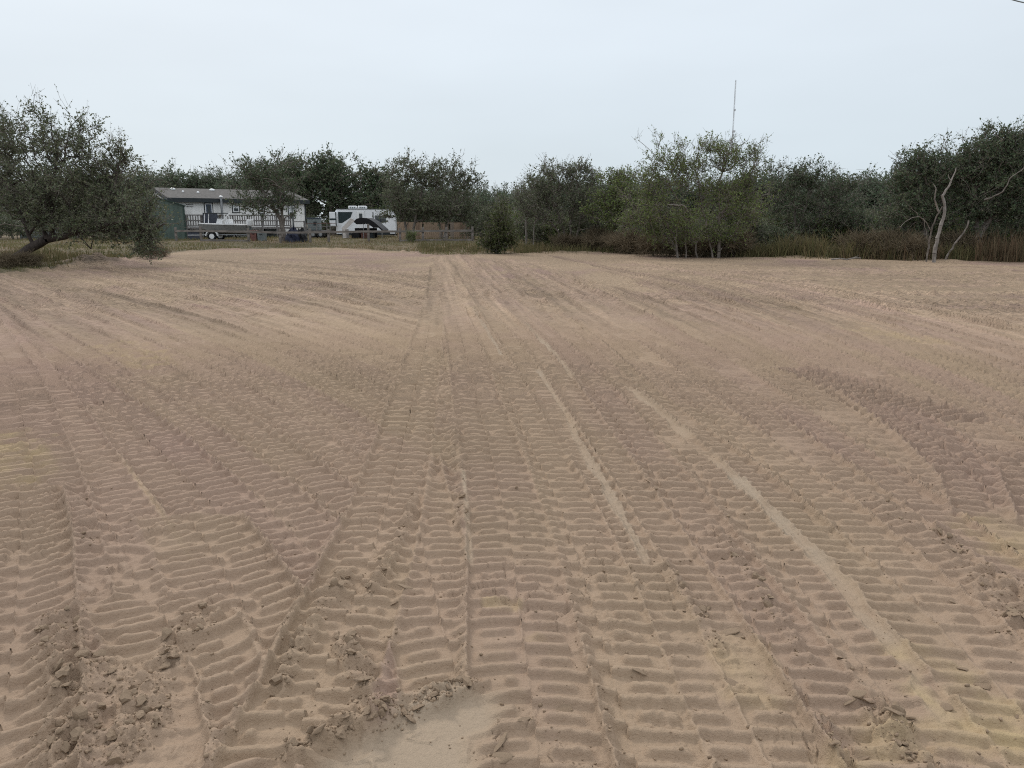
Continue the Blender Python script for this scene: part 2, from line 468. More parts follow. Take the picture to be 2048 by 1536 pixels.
# 8. blade skims: flat smeared strips
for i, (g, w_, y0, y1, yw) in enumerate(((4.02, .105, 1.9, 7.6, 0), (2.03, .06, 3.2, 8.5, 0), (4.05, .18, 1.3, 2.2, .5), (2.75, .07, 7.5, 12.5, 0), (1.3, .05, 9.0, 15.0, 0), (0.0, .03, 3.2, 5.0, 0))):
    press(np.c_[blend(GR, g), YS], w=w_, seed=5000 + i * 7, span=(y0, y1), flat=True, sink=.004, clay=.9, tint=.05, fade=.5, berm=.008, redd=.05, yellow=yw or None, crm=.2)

def blob(px, rad, jag=0.35, seed=1):
    """0..1 weight round a measured polyline, radius in metres"""
    p = Gs(px)
    d = np.full(len(VIS), 1e9)
    for a, b in zip(p[:-1], p[1:]):
        ab = b - a
        tt = np.clip(((VX - a[0]) * ab[0] + (VY - a[1]) * ab[1]) / (ab @ ab), 0, 1)
        d = np.minimum(d, np.hypot(VX - a[0] - tt * ab[0], VY - a[1] - tt * ab[1]))
    w_ = np.zeros(len(VIS)); n = np.where(d < rad * 1.8)[0]
    w_[n] = sstep(rad * 1.25, rad * 0.45, d[n] + jag * rad * fbm(VX[n] * 9, VY[n] * 9, seed, 2))
    return w_

# 9. smooth skid pad at the feet of the camera
pad = blob([(690, 1600), (790, 1510), (880, 1445), (915, 1425)], .16, .3, 61)
pad = np.maximum(pad, blob([(740, 1620), (820, 1540), (870, 1500)], .15, .2, 62))
Z[VIS] = Z[VIS] * (1 - pad) + pad * (-.022 + .002 * fbm(VX * 5, VY * 5, 63, 2))
cly[VIS] = np.maximum(cly[VIS] * (1 - pad), pad * .85); tone[VIS] = tone[VIS] * (1 - pad) + pad * .03; red[VIS] *= (1 - pad); crumb[VIS] *= (1 - pad)
# 10. broken ground: clods and crumbs heaped along lips and scrapes
HEAPS = [([(590, 1510), (690, 1462), (800, 1420), (900, 1385), (940, 1370)], .055, .040, 1.0),
         ([(120, 1240), (135, 1330), (150, 1420), (130, 1536)], .10, .030, 1.0),
         ([(160, 1330), (260, 1370), (300, 1420), (240, 1490)], .10, .028, .9),
         ([(330, 1320), (410, 1240), (350, 1290)], .08, .022, .8),
         ([(560, 1380), (600, 1300), (640, 1230), (690, 1150)], .045, .030, .9),
         ([(690, 1290), (730, 1380), (760, 1450)], .055, .035, .9),
         ([(640, 1190), (665, 1180)], .07, .035, .9),
         ([(835, 990), (800, 1080), (740, 1190)], .035, .022, .8),
         ([(893, 735), (900, 790)], .12, .035, .9), ([(905, 860), (925, 960), (925, 1050)], .05, .022, .8),
         ([(1990, 1170), (2048, 1240), (2100, 1290)], .16, .035, 1.0), ([(1750, 1000), (1850, 1060), (1950, 1130), (2010, 1190)], .10, .026, .9),
         ([(1830, 860), (1900, 910)], .13, .04, .7), ([(1760, 1430), (1800, 1490), (1850, 1540)], .06, .028, .8),
         ([(1640, 1440), (1680, 1520)], .04, .02, .8), ([(150, 1000), (180, 1090)], .07, .025, .7), ([(50, 800), (60, 900)], .08, .02, .6),
         ([(1440, 1300), (1380, 1200), (1300, 1110)], .03, .018, .6), ([(1620, 1330), (1520, 1180), (1420, 1040)], .035, .02, .7)]
for i, (px, rad, hh, cr) in enumerate(HEAPS):
    b_ = blob(px, rad, .45, 70 + i)
    Z[VIS] += b_ * hh * (.35 + .4 * fbm(VX * 12, VY * 12, 170 + i, 2))
    crumb[VIS] = np.maximum(crumb[VIS], cr * b_)
# raw yellow sand turned up at the lower right and far left
for i, (px, rad, v) in enumerate((([(1830, 1330), (1930, 1400), (2048, 1480), (2100, 1536)], .16, .9), ([(1700, 1500), (1850, 1470), (2000, 1440)], .15, .6), ([(1990, 1060), (2040, 1100)], .2, .5),
                                 ([(20, 880), (30, 960)], .22, .8), ([(990, 1205), (1020, 1210)], .05, .8), ([(1060, 1275), (1080, 1280)], .03, .6), ([(240, 690), (300, 730)], .35, .5), ([(1720, 660), (1850, 680)], .4, .4),
                                 ([(1480, 1290), (1500, 1380)], .12, .35))):
    yel[VIS] = np.maximum(yel[VIS], v * blob(px, rad, .5, 130 + i) * np.clip(.55 + fbm(VX * 6, VY * 6, 140 + i, 3), 0, 1))
for i, (px, rad, v) in enumerate((([(1640, 605), (1710, 607), (1785, 612)], .16, .22), ([(1520, 626), (1570, 630)], .16, .15), ([(1880, 690), (1990, 700)], .2, .12), ([(330, 520), (420, 526)], .5, .2), ([(170, 525), (270, 521)], .4, .22), ([(440, 590), (520, 600)], .2, .12),
                                 ([(900, 560), (905, 590)], .5, .12), ([(880, 505), (1000, 508)], .8, .10), ([(640, 505), (760, 508)], .6, .15), ([(60, 615), (110, 618)], .3, .18))):
    tone[VIS] += v * blob(px, rad, .6, 150 + i)
cv = np.clip((0.03 - DR[VIS]) / 0.02, 0, 1)
c_ = crumb[VIS] * np.clip(.7 + .9 * fbm(VX * 5, VY * 5, 33, 2), .1, 1.4)
near = np.where((c_ > .03) & (cv > 0))[0]
xx, yy = VX[near], VY[near]
wx = xx + .006 * vnoise(xx * 60, yy * 60, 41); wy = yy + .006 * vnoise(xx * 60, yy * 60, 42)
hcl = .034 * clods_h(wx, wy, .050, 45) + .024 * clods_h(wx, wy, .024, 46) + .012 * clods_h(wx, wy, .012, 47)
Z[VIS[near]] += np.clip(c_[near], 0, 1.2) * cv[near] * hcl
# general roughness of the surface
rgh = np.clip(.22 + .7 * fbm(VX * 1.7, VY * 1.7, 34, 2), .10, .9) * np.clip((0.05 - DR[VIS]) / 0.03, 0, 1) * (1 - .75 * pad)
nr = np.where(rgh > .02)[0]; xx, yy = VX[nr], VY[nr]
Z[VIS[nr]] += rgh[nr] * (.0055 * vnoise(xx * 15, yy * 15, 35) + .0035 * vnoise(xx * 33, yy * 33, 36) + .0022 * vnoise(xx * 75, yy * 75, 37)
                        + .016 * clods_h(xx, yy, .024, 38) * np.clip(vnoise(xx * 7, yy * 7, 39) * 2.2 - .35, 0, 1))
# shrink cracks
nc_ = np.where((DR[VIS] < .016) & (pad < .3))[0]; xx, yy = VX[nc_], VY[nc_]
wx = xx + .03 * vnoise(xx * 9, yy * 9, 111) + .01 * vnoise(xx * 31, yy * 31, 113); wy = yy + .03 * vnoise(xx * 9, yy * 9, 112) + .01 * vnoise(xx * 31, yy * 31, 114)
ck = np.minimum(np.abs(vnoise(wx * 8, wy * 8, 115)), np.abs(vnoise(wx * 13, wy * 13, 116)) * 1.3)
ckm = np.clip(1.8 * vnoise(xx * 1.9, yy * 1.9, 117) + .9 * vnoise(xx * 6, yy * 6, 118) - .25, 0, 1)
Z[VIS[nc_]] += ckm * (-.011 * sstep(.045, .0, ck) + .0035 * sstep(.03, .12, ck) * sstep(.3, .12, ck))
# bigger lumps farther out, where only they can be told apart
mid = np.where((crumb[VIS] > .2) & (DR[VIS] > .02) & (RF[VIS] < 30))[0]
Z[VIS[mid]] += crumb[VIS[mid]] * .035 * clods_h(VX[mid], VY[mid], .14, 49) * np.clip((DR[VIS[mid]] - .02) / .02, 0, 1)
# flaking and shrink cracks: thin plates lifted along ragged lines
pl = fbm(VX * 4.2, VY * 7.5, 81, 3)
fl = np.where((cv > 0.2) & (np.abs(pl - .22) < .06))[0]
Z[VIS[fl]] += .010 * sstep(.06, .0, np.abs(pl[fl] - .22)) * cv[fl] * np.clip(vnoise(VX[fl] * 2.5, VY[fl] * 2.5, 83), 0, 1)
# low dirt mound and scraped rut at the foot of the leaning tree
mc = G(178, 528)
Z += .36 * np.exp(-(((GX - mc[0]) / 1.1) ** 2 + ((GY - mc[1] - .4) / .7) ** 2)) * (1 + .25 * vnoise(GX * 3, GY * 3, 87))
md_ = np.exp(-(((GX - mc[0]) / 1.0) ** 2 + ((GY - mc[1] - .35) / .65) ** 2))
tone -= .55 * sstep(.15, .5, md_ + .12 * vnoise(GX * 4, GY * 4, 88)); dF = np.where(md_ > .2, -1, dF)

far_w = np.clip((DR - .035) / .08, 0, 1)
grass_w = sstep(-0.15, 0.7, dF + .5 * fbm(GX * 1.1, GY * 1.1, 97, 3))
dry = sstep(-.1, .5, fbm(GX * .12, GY * .2, 99, 3) + .3 * vnoise(GX * .6, GY * .6, 98))
faces = []
ii = np.arange(nR - 1)[:, None]; jj = np.arange(nA)[None, :]
v00 = ii * nA + jj; v01 = ii * nA + (jj + 1) % nA; v10 = (ii + 1) * nA + jj; v11 = (ii + 1) * nA + (jj + 1) % nA
quads = np.stack([v00, v01, v11, v10], -1).reshape(-1, 4)[:, ::-1]

def sand_material():
    m, nt, b = new_mat('sand')
    N, L = nt.nodes, nt.links
    def att(n):
        a = N.new('ShaderNodeAttribute'); a.attribute_name = n; return a.outputs['Fac']
    def mixc(f, a, b_, blend='MIX'):
        x = N.new('ShaderNodeMix'); x.data_type = 'RGBA'; x.blend_type = blend
        if isinstance(f, float): x.inputs[0].default_value = f
        else: L.new(f, x.inputs[0])
        for s, v in ((6, a), (7, b_)):
            if isinstance(v, tuple): x.inputs[s].default_value = (*v, 1)
            else: L.new(v, x.inputs[s])
        return x.outputs[2]
    def math_(op, a, b_=None):
        x = N.new('ShaderNodeMath'); x.operation = op
        for s, v in ((0, a), (1, b_)):
            if v is None: continue
            if isinstance(v, (int, float)): x.inputs[s].default_value = v
            else: L.new(v, x.inputs[s])
        return x.outputs[0]
    geo = N.new('ShaderNodeNewGeometry')
    def noise(scale, detail=4, rough=.6):
        n = N.new('ShaderNodeTexNoise'); n.inputs['Scale'].default_value = scale; n.inputs['Detail'].default_value = detail; n.inputs['Roughness'].default_value = rough
        L.new(geo.outputs['Position'], n.inputs['Vector']); return n.outputs[0]
    grain = noise(420, 1, .7); spk = noise(60, 2, .7); patch = noise(2.2, 3, .65)
    base = mixc(patch, (0.282, 0.206, 0.139), (0.338, 0.251, 0.172))
    base = mixc(att('red'), base, (0.280, 0.194, 0.152))
    base = mixc(att('clay'), base, (0.310, 0.244, 0.178))
    base = mixc(att('yellow'), base, (0.375, 0.284, 0.162))
    g = N.new('ShaderNodeMapRange'); g.inputs['To Min'].default_value = .86; g.inputs['To Max'].default_value = 1.14
    L.new(spk, g.inputs['Value'])
    gg = N.new('ShaderNodeMapRange'); gg.inputs['To Min'].default_value = .86; gg.inputs['To Max'].default_value = 1.14
    L.new(grain, gg.inputs['Value'])
    fm = N.new('ShaderNodeMapRange'); fm.inputs['From Min'].default_value = .3; fm.inputs['From Max'].default_value = .7; fm.inputs['To Min'].default_value = -.34; fm.inputs['To Max'].default_value = .22
    L.new(noise(6.0, 3, .85), fm.inputs['Value'])
    mott = math_('ADD', 1.0, math_('MULTIPLY', fm.outputs[0], att('coarse')))
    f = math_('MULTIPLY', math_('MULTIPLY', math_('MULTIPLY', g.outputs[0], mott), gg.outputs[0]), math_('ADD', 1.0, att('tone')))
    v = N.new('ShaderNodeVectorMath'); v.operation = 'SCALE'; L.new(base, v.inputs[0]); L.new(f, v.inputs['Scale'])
    # soil under the grass: leaf litter, thatch
    lit = mixc(noise(3.5, 6, .7), (0.075, 0.062, 0.040), (0.16, 0.135, 0.080))
    lit = mixc(math_('MULTIPLY', att('dry'), .7), lit, (0.17, 0.125, 0.080))
    col = mixc(att('grass'), v.outputs[0], lit)
    L.new(col, b.inputs['Base Color'])
    b.inputs['Roughness'].default_value = .93
    b.inputs['Specular IOR Level'].default_value = .12
    # fine relief: grains, little pellets, hairline shrink cracks
    h = math_('ADD', math_('MULTIPLY', noise(70, 3, .75), .8), math_('MULTIPLY', noise(300, 1, .7), .22))
    h = math_('ADD', h, math_('MULTIPLY', math_('MULTIPLY', noise(9.0, 2, .6), 20.0), att('coarse')))
    bp = N.new('ShaderNodeBump'); bp.inputs['Strength'].default_value = .8; bp.inputs['Distance'].default_value = .010
    L.new(h, bp.inputs['Height']); L.new(bp.outputs[0], b.inputs['Normal'])
    return m

M_SAND = sand_material()

ground = mesh_obj('ground', np.c_[GX, GY, Z], quads, M_SAND, smooth=True)
# centre cap under the camera
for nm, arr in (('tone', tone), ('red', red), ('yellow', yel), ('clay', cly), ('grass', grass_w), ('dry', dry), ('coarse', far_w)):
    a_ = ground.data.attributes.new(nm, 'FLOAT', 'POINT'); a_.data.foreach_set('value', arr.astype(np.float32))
tag(ground, 'tan sandy cleared lot pressed all over with machine track marks', kind='structure')
# ------------------------------------------------------------------ loose clods and crumbs lying on the sand
rc = np.random.default_rng(77)
def lump(seed, flat, sub=1):
    """broken lump of damp soil"""
    t = (1 + 5 ** .5) / 2
    v = np.array([(-1, t, 0), (1, t, 0), (-1, -t, 0), (1, -t, 0), (0, -1, t), (0, 1, t), (0, -1, -t), (0, 1, -t), (t, 0, -1), (t, 0, 1), (-t, 0, -1), (-t, 0, 1)], float)
    f = [(0, 11, 5), (0, 5, 1), (0, 1, 7), (0, 7, 10), (0, 10, 11), (1, 5, 9), (5, 11, 4), (11, 10, 2), (10, 7, 6), (7, 1, 8), (3, 9, 4), (3, 4, 2), (3, 2, 6), (3, 6, 8), (3, 8, 9), (4, 9, 5), (2, 4, 11), (6, 2, 10), (8, 6, 7), (9, 8, 1)]
    v /= np.linalg.norm(v[0])
    for _ in range(sub):
        vl = [tuple(p) for p in v]; mid = {}; nf = []
        def mp_(a, b):
            k = (min(a, b), max(a, b))
            if k not in mid:
                p = (np.array(vl[a]) + np.array(vl[b])) / 2; p /= np.linalg.norm(p); vl.append(tuple(p)); mid[k] = len(vl) - 1
            return mid[k]
        for a, b, c in f:
            ab, bc, ca = mp_(a, b), mp_(b, c), mp_(c, a)
            nf += [(a, ab, ca), (b, bc, ab), (c, ca, bc), (ab, bc, ca)]
        v = np.array(vl); f = nf
    r = np.random.default_rng(seed)
    v = v * (1 + r.uniform(-.28, .28, (len(v), 1)))
    # knock flat facets off it
    for _ in range(4):
        n = r.normal(size=3); n /= np.linalg.norm(n); d = v @ n; k = r.uniform(.45, .75)
        v = v - np.outer(np.clip(d - k, 0, None), n)
    v = v * np.array((1, r.uniform(.6, .95), flat))
    return v, np.array(f)

M_CLOD = mat('clod_soil', (0.285, 0.207, 0.140), rough=.95, var=.16, scale=25, bump=.004, bscale=70)
lumps = [lump(i, (.75, .5, .32, .6, .28, .85, .4, .3)[i]) for i in range(8)]
cw = crumb[VIS] * np.clip(1 - (RF[VIS] - 1.4) / 5, 0, 1) * (RF[VIS] > 1.5)
cw = np.where(cw > .3, cw, 0); cw /= cw.sum()
pick = rc.choice(len(VIS), 200, replace=False, p=cw)
clod_mesh = []
for v, f in lumps:
    me = bpy.data.meshes.new('clod'); me.from_pydata([tuple(p) for p in v], [], [tuple(map(int, q)) for q in f]); me.materials.append(M_CLOD); clod_mesh.append(me)
for k, i in enumerate(pick):
    o = bpy.data.objects.new('clod', clod_mesh[k % 8]); COL.objects.link(o); o.parent = ground
    i_ = VIS[i]; sz = float(rc.uniform(.009, .024) * (1 + .06 * RF[i_]))
    o.location = (GX[i_], GY[i_], Z[i_] + sz * .22); o.scale = (sz, sz, sz)
    o.rotation_euler = (rc.normal() * .35, rc.normal() * .35, rc.uniform(0, 6.28))
# thin dried flakes lifting off the bars
fw = np.clip(1 - (RF[VIS] - 1.6) / 3.2, 0, 1) * (RF[VIS] > 1.7) * (VX > -.6) * np.clip(vnoise(VX * 2.3, VY * 2.3, 201) + .15, 0, 1) * (1 - pad)
fw /= fw.sum()
for k, i in enumerate(rc.choice(len(VIS), 46, replace=False, p=fw)):
    i_ = VIS[i]; sz = float(rc.uniform(.014, .034))
    o = bpy.data.objects.new('soil_flake', clod_mesh[(2, 4, 7)[k % 3]]); COL.objects.link(o); o.parent = ground
    o.location = (GX[i_], GY[i_], Z[i_] + sz * .03); o.scale = (sz * rc.uniform(1.1, 2.0), sz * .8, sz * .55)
    o.rotation_euler = (rc.normal() * .22, rc.normal() * .22, rc.normal() * .35)
# crumbs too many to count
cv2, cf2 = [], []; base = 0
small = [lump(40 + i, (.8, .5, .65)[i], 0) for i in range(3)]
wide_w = (crumb[VIS] + .02) * np.clip(1 - (RF[VIS] - 1.4) / 5, 0, 1) * (RF[VIS] > 1.4)
wide_w /= wide_w.sum()
NC = 5500
pick = rc.choice(len(VIS), NC, replace=True, p=wide_w)
for k in range(3):
    ids = VIS[pick[k::3]]; n = len(ids); v, f = small[k]
    sz = (rc.pareto(2.8, n) * .003 + .0025).clip(0, .010) * (1 + .05 * RF[ids])
    a = rc.uniform(0, 6.28, n); ca, sa = np.cos(a), np.sin(a)
    vx = v[None, :, 0] * ca[:, None] - v[None, :, 1] * sa[:, None]; vy = v[None, :, 0] * sa[:, None] + v[None, :, 1] * ca[:, None]
    P = np.stack([vx * sz[:, None] + (GX[ids] + rc.normal(0, .004, n))[:, None], vy * sz[:, None] + (GY[ids] + rc.normal(0, .004, n))[:, None], v[None, :, 2] * sz[:, None] + (Z[ids] + sz * .3)[:, None]], -1)
    cv2.append(P.reshape(-1, 3)); cf2.append((f[None] + (np.arange(n) * len(v))[:, None, None] + base).reshape(-1, 3)); base += n * len(v)
crumbs = mesh_obj('soil_crumbs', np.concatenate(cv2), np.concatenate(cf2), M_CLOD)
tag(crumbs, 'loose crumbs of damp tan soil scattered along the track edges', kind='stuff')
# ================================================================== PLANTS
M_BARK = mat('bark_grey', (0.20, 0.172, 0.148), rough=.9, var=.25, scale=9, bump=.01, bscale=35, stretch=(1, 1, .35))
M_BARKD = mat('bark_dark', (0.075, 0.060, 0.052), rough=.95, var=.25, scale=9, bump=.01, bscale=35, stretch=(1, 1, .35))
M_PALE = mat('bark_bleached', (0.27, 0.24, 0.215), rough=.85, var=.25, scale=7, bump=.01, bscale=40, stretch=(1, 1, .3))
M_DEADT = leaf_mat('dead_twigs', [(0.135, 0.102, 0.064), (0.195, 0.152, 0.10), (0.105, 0.082, 0.05), (0.25, 0.205, 0.145)], trans=0, rough=.9)
M_LIVE = leaf_mat('oak_leaves', [(0.059, 0.091, 0.048), (0.095, 0.131, 0.066), (0.071, 0.100, 0.063), (0.139, 0.165, 0.093), (0.119, 0.110, 0.071)])
M_GREY = leaf_mat('grey_scrub_leaves', [(0.089, 0.119, 0.067), (0.139, 0.160, 0.095), (0.103, 0.112, 0.070), (0.168, 0.177, 0.105), (0.079, 0.106, 0.052)])
M_OLIVE = leaf_mat('olive_leaves', [(0.100, 0.146, 0.043), (0.149, 0.206, 0.060), (0.122, 0.156, 0.052), (0.188, 0.235, 0.079), (0.149, 0.141, 0.062)])
M_BUSH = leaf_mat('bush_leaves', [(0.050, 0.068, 0.024), (0.085, 0.105, 0.036), (0.065, 0.075, 0.03), (0.105, 0.115, 0.05)])
M_FARL = leaf_mat('far_leaves', [(0.083, 0.120, 0.074), (0.119, 0.157, 0.093), (0.100, 0.121, 0.082), (0.158, 0.178, 0.111)])

def tubes(p0, p1, r0, r1, sides):
    """open tapered tubes between point pairs"""
    n = len(p0)
    d = p1 - p0; L = np.linalg.norm(d, axis=1, keepdims=True); d = d / np.maximum(L, 1e-6)
    up = np.where(np.abs(d[:, 2:3]) > .9, np.array([[1., 0, 0]]), np.array([[0, 0, 1.]]))
    a = np.cross(d, up); a /= np.maximum(np.linalg.norm(a, axis=1, keepdims=True), 1e-6); b = np.cross(d, a)
    ang = np.arange(sides) * 2 * pi / sides
    ring = a[:, None] * np.cos(ang)[None, :, None] + b[:, None] * np.sin(ang)[None, :, None]
    V = np.concatenate([p0[:, None] + ring * np.asarray(r0)[:, None, None], p1[:, None] + ring * np.asarray(r1)[:, None, None]], 1)
    k = np.arange(sides); k2 = (k + 1) % sides
    F = np.stack([k, k2, k2 + sides, k + sides], -1)
    F = (F[None] + (np.arange(n) * 2 * sides)[:, None, None]).reshape(-1, 4)
    return V.reshape(-1, 3), F

def leaf_quads(c, size, aspect, rng):
    n = len(c)
    a = rng.normal(size=(n, 3)); a /= np.linalg.norm(a, axis=1, keepdims=True)
    b = np.cross(a, rng.normal(size=(n, 3))); b /= np.maximum(np.linalg.norm(b, axis=1, keepdims=True), 1e-6)
    s = size * 1.15 * rng.uniform(.6, 1.35, (n, 1))
    V = np.stack([c - a * s * .5, c + b * s * .5 * aspect, c + a * s * .5, c - b * s * .5 * aspect], 1).reshape(-1, 3)
    return V, np.arange(n * 4).reshape(-1, 4)

def resample(P, step):
    P = np.asarray(P, float); d = np.concatenate([[0], np.cumsum(np.linalg.norm(np.diff(P, axis=0), axis=1))])
    n = max(2, int(d[-1] / step) + 1); t = np.linspace(0, d[-1], n)
    Q = np.stack([np.interp(t, d, P[:, i]) for i in range(3)], 1)
    if n > 4:
        for _ in range(2): Q[1:-1] = (Q[:-2] + 2 * Q[1:-1] + Q[2:]) / 4
    return Q

def grow(base, stems, tips, rng, step):
    """branch net: stems, then every tip joined to the closest limb below it"""
    pos = []; par = []; isst = []
    for P in stems:
        Q = resample(P, step); Q[1:] += rng.normal(0, .03 * step / .3, (len(Q) - 1, 3))
        prev = -1
        if pos:
            A = np.array(pos); dd = np.linalg.norm(A - Q[0], axis=1)
            if dd.min() < .6: prev = int(dd.argmin())
        for q in Q:
            pos.append(q); par.append(prev); isst.append(True); prev = len(pos) - 1
    cap = len(pos) + len(tips) * 14 + 10
    A = np.zeros((cap, 3)); A[:len(pos)] = pos; n = len(pos)
    par = par + [0] * (cap - n); isst = isst + [False] * (cap - n)
    d0 = np.min(np.linalg.norm(tips[:, None] - A[None, :n], axis=2), axis=1)
    tipid = np.zeros(len(tips), int)
    for i in np.argsort(d0):
        t = tips[i]; D = A[:n] - t; L = np.linalg.norm(D, axis=1)
        cost = L * (1 + .9 * np.clip(D[:, 2] / np.maximum(L, 1e-3), -.4, 1))
        j = int(cost.argmin()); a = A[j].copy(); L = L[j]
        k = min(12, max(1, int(round(L / step))))
        bow = rng.normal(size=3) * .10 * L + np.array((0, 0, .06 * L))
        prev = j
        for q in range(1, k + 1):
            f = q / k
            A[n] = a + (t - a) * f + bow * sin(pi * f) ** 1 + (rng.normal(size=3) * .02 if q < k else 0)
            par[n] = prev; prev = n; n += 1
        tipid[i] = prev
    return A[:n], np.array(par[:n]), np.array(isst[:n]), tipid

def in_lobe(c, r, n, rng, shell=.45):
    u = rng.normal(size=(n, 3)); u /= np.linalg.norm(u, axis=1, keepdims=True)
    return c + u * (rng.random((n, 1)) ** shell) * r

def tree(name, label, D, base, stems, lobes, seed, leaf=.085, lm=None, bark=None, tw=5, tl=.38, lp=7, group=None, cat='tree', r0=.09, step=.35, tm=None, limbs=None, spread=.16, base_y=None):
    """base, stems, lobes are measured on the photograph (u, v) at distance D; everything is then built at its own size round the foot of the tree"""
    rng = np.random.default_rng(seed)
    px = D / FPX
    bx = W(base[0], base[1], D)[0]; by = D if base_y is None else base_y
    foot = np.array((bx, by, gz(bx, by) - .03))
    def pt(p):
        q = W(p[0], p[1], D + (p[2] if len(p) > 2 else 0)); q[2] = max(q[2], foot[2] - .02); return q - foot
    ST = []
    for s in stems:
        P = np.array([pt(p) for p in s])
        if np.linalg.norm(P[0][:2]) < 1.6 and P[0][2] < .5: P[0][2] = -.05
        ST.append(P)
    tips = []; is_shoot = []
    for l in lobes:
        u, v, ru, rv, n = l[:5]; dd = l[5] if len(l) > 5 else 0
        c = pt((u, v, dd)); rv3 = np.array((ru * px, (ru + rv) * .5 * px * 1.05, rv * px))
        nc = max(5, n // 5); cc = in_lobe(c, rv3, nc, rng, .38)
        t_ = cc[rng.integers(0, nc, n)] + rng.normal(size=(n, 3)) * np.minimum(rv3 * .24, .42)
        tips.append(t_); is_shoot.append(np.zeros(n, bool))
        if rv > 20:                                   # a few shoots stand out of the crown
            k_ = max(2, n // 11); ph_ = rng.uniform(-1.2, 1.2, k_)
            sh_ = c + np.stack([np.sin(ph_) * rv3[0], rng.normal(0, .4, k_) * rv3[1], np.cos(ph_) * rv3[2]], 1) * rng.uniform(1.05, 1.42, (k_, 1))
            tips.append(sh_); is_shoot.append(np.ones(k_, bool))
    tips = np.concatenate(tips); is_shoot = np.concatenate(is_shoot); tips[:, 2] = np.maximum(tips[:, 2], .12)
    A, par, isst, tid = grow(foot, ST, tips, rng, step)
    cnt = np.zeros(len(A))
    for t in tid:
        cnt[t] += 1
    for i in range(len(A) - 1, -1, -1):
        if par[i] >= 0: cnt[par[i]] += cnt[i]
    rad = .007 * D / 35 + (r0 - .007) * (cnt / max(cnt.max(), 1)) ** .55
    root = empty(name, foot); tag(root, label, cat, group)
    ch = np.where(par >= 0)[0]
    lo_ = 0
    for P in ST:
        k_ = len(resample(P, step)); sel = np.arange(lo_, lo_ + k_); sel = sel[par[sel] >= 0]; lo_ += k_
        V, F = tubes(A[par[sel]], A[sel], np.minimum(rad[par[sel]], r0), rad[sel], 7)
        mesh_obj('trunk', V, F, bark or M_BARK, root, smooth=True)
    sel = ch[~isst[ch]]
    if len(sel):
        V, F = tubes(A[par[sel]], A[sel], np.minimum(rad[par[sel]], r0), rad[sel], 4)
        tag(mesh_obj('branches', V, F, bark or M_BARK, root, smooth=True), kind='stuff')
    # twigs and leaves
    nt = len(tid) * tw
    st = np.repeat(A[tid], tw, 0) + rng.normal(0, spread * .5, (nt, 3))
    cen = tips.mean(0)
    out = st - cen; out /= np.maximum(np.linalg.norm(out, axis=1, keepdims=True), 1e-3)
    dr = rng.normal(size=(nt, 3)) * .8 + out * .55 + np.array((0, 0, .5)); dr /= np.linalg.norm(dr, axis=1, keepdims=True)
    ln = tl * rng.uniform(.45, 1.5, (nt, 1)); en = st + dr * ln
    st[:, 2] = np.maximum(st[:, 2], .03); en[:, 2] = np.maximum(en[:, 2], .03)
    V, F = tubes(st, en, np.full(nt, .0065 * D / 35), np.full(nt, .003 * D / 35), 3)
    tag(mesh_obj('twigs', V, F, tm or bark or M_BARK, root), kind='stuff')
    if lp:
        m = nt * lp
        f = rng.random((m, 1)) ** .8
        dens = np.clip(rng.normal(.78, .28, len(tid)), .12, 1) * np.where(is_shoot, .32, 1)
        keep = rng.random(m) < np.repeat(dens, tw * lp)
        c = np.repeat(st, lp, 0) * (1 - f) + np.repeat(en, lp, 0) * f + rng.normal(0, leaf * .45, (m, 3))
        c[:, 2] = np.maximum(c[:, 2], .03)
        c = c[keep]
        V, F = leaf_quads(c, leaf, .55, rng)
        tag(mesh_obj('crown', V, F, lm or M_LIVE, root), kind='stuff')
    if limbs:
        for nm, P, ra, rb, mt in limbs:
            Q = resample(np.array([pt(p) for p in P]), .14); Q[1:-1] += rng.normal(0, .012, (len(Q) - 2, 3))
            rr_ = np.linspace(ra, rb, len(Q))
            V, F = tubes(Q[:-1], Q[1:] + (Q[1:] - Q[:-1]) * .03, rr_[:-1], rr_[1:], 8)
            mesh_obj(nm, V, F, mt, root, smooth=True)
    return root

def copy_tree(src, x, y, sc, rz, label=None, group=None, sz=1.0):
    c = src.copy(); COL.objects.link(c); c.location = (x, y, gz(x, y) - .03); c.scale = (sc, sc, sc * sz); c.rotation_euler = (0, 0, rz)
    if label: c['label'] = label
    if group: c['group'] = group
    for k in src.children:
        d = k.copy(); COL.objects.link(d); d.parent = c
    return c

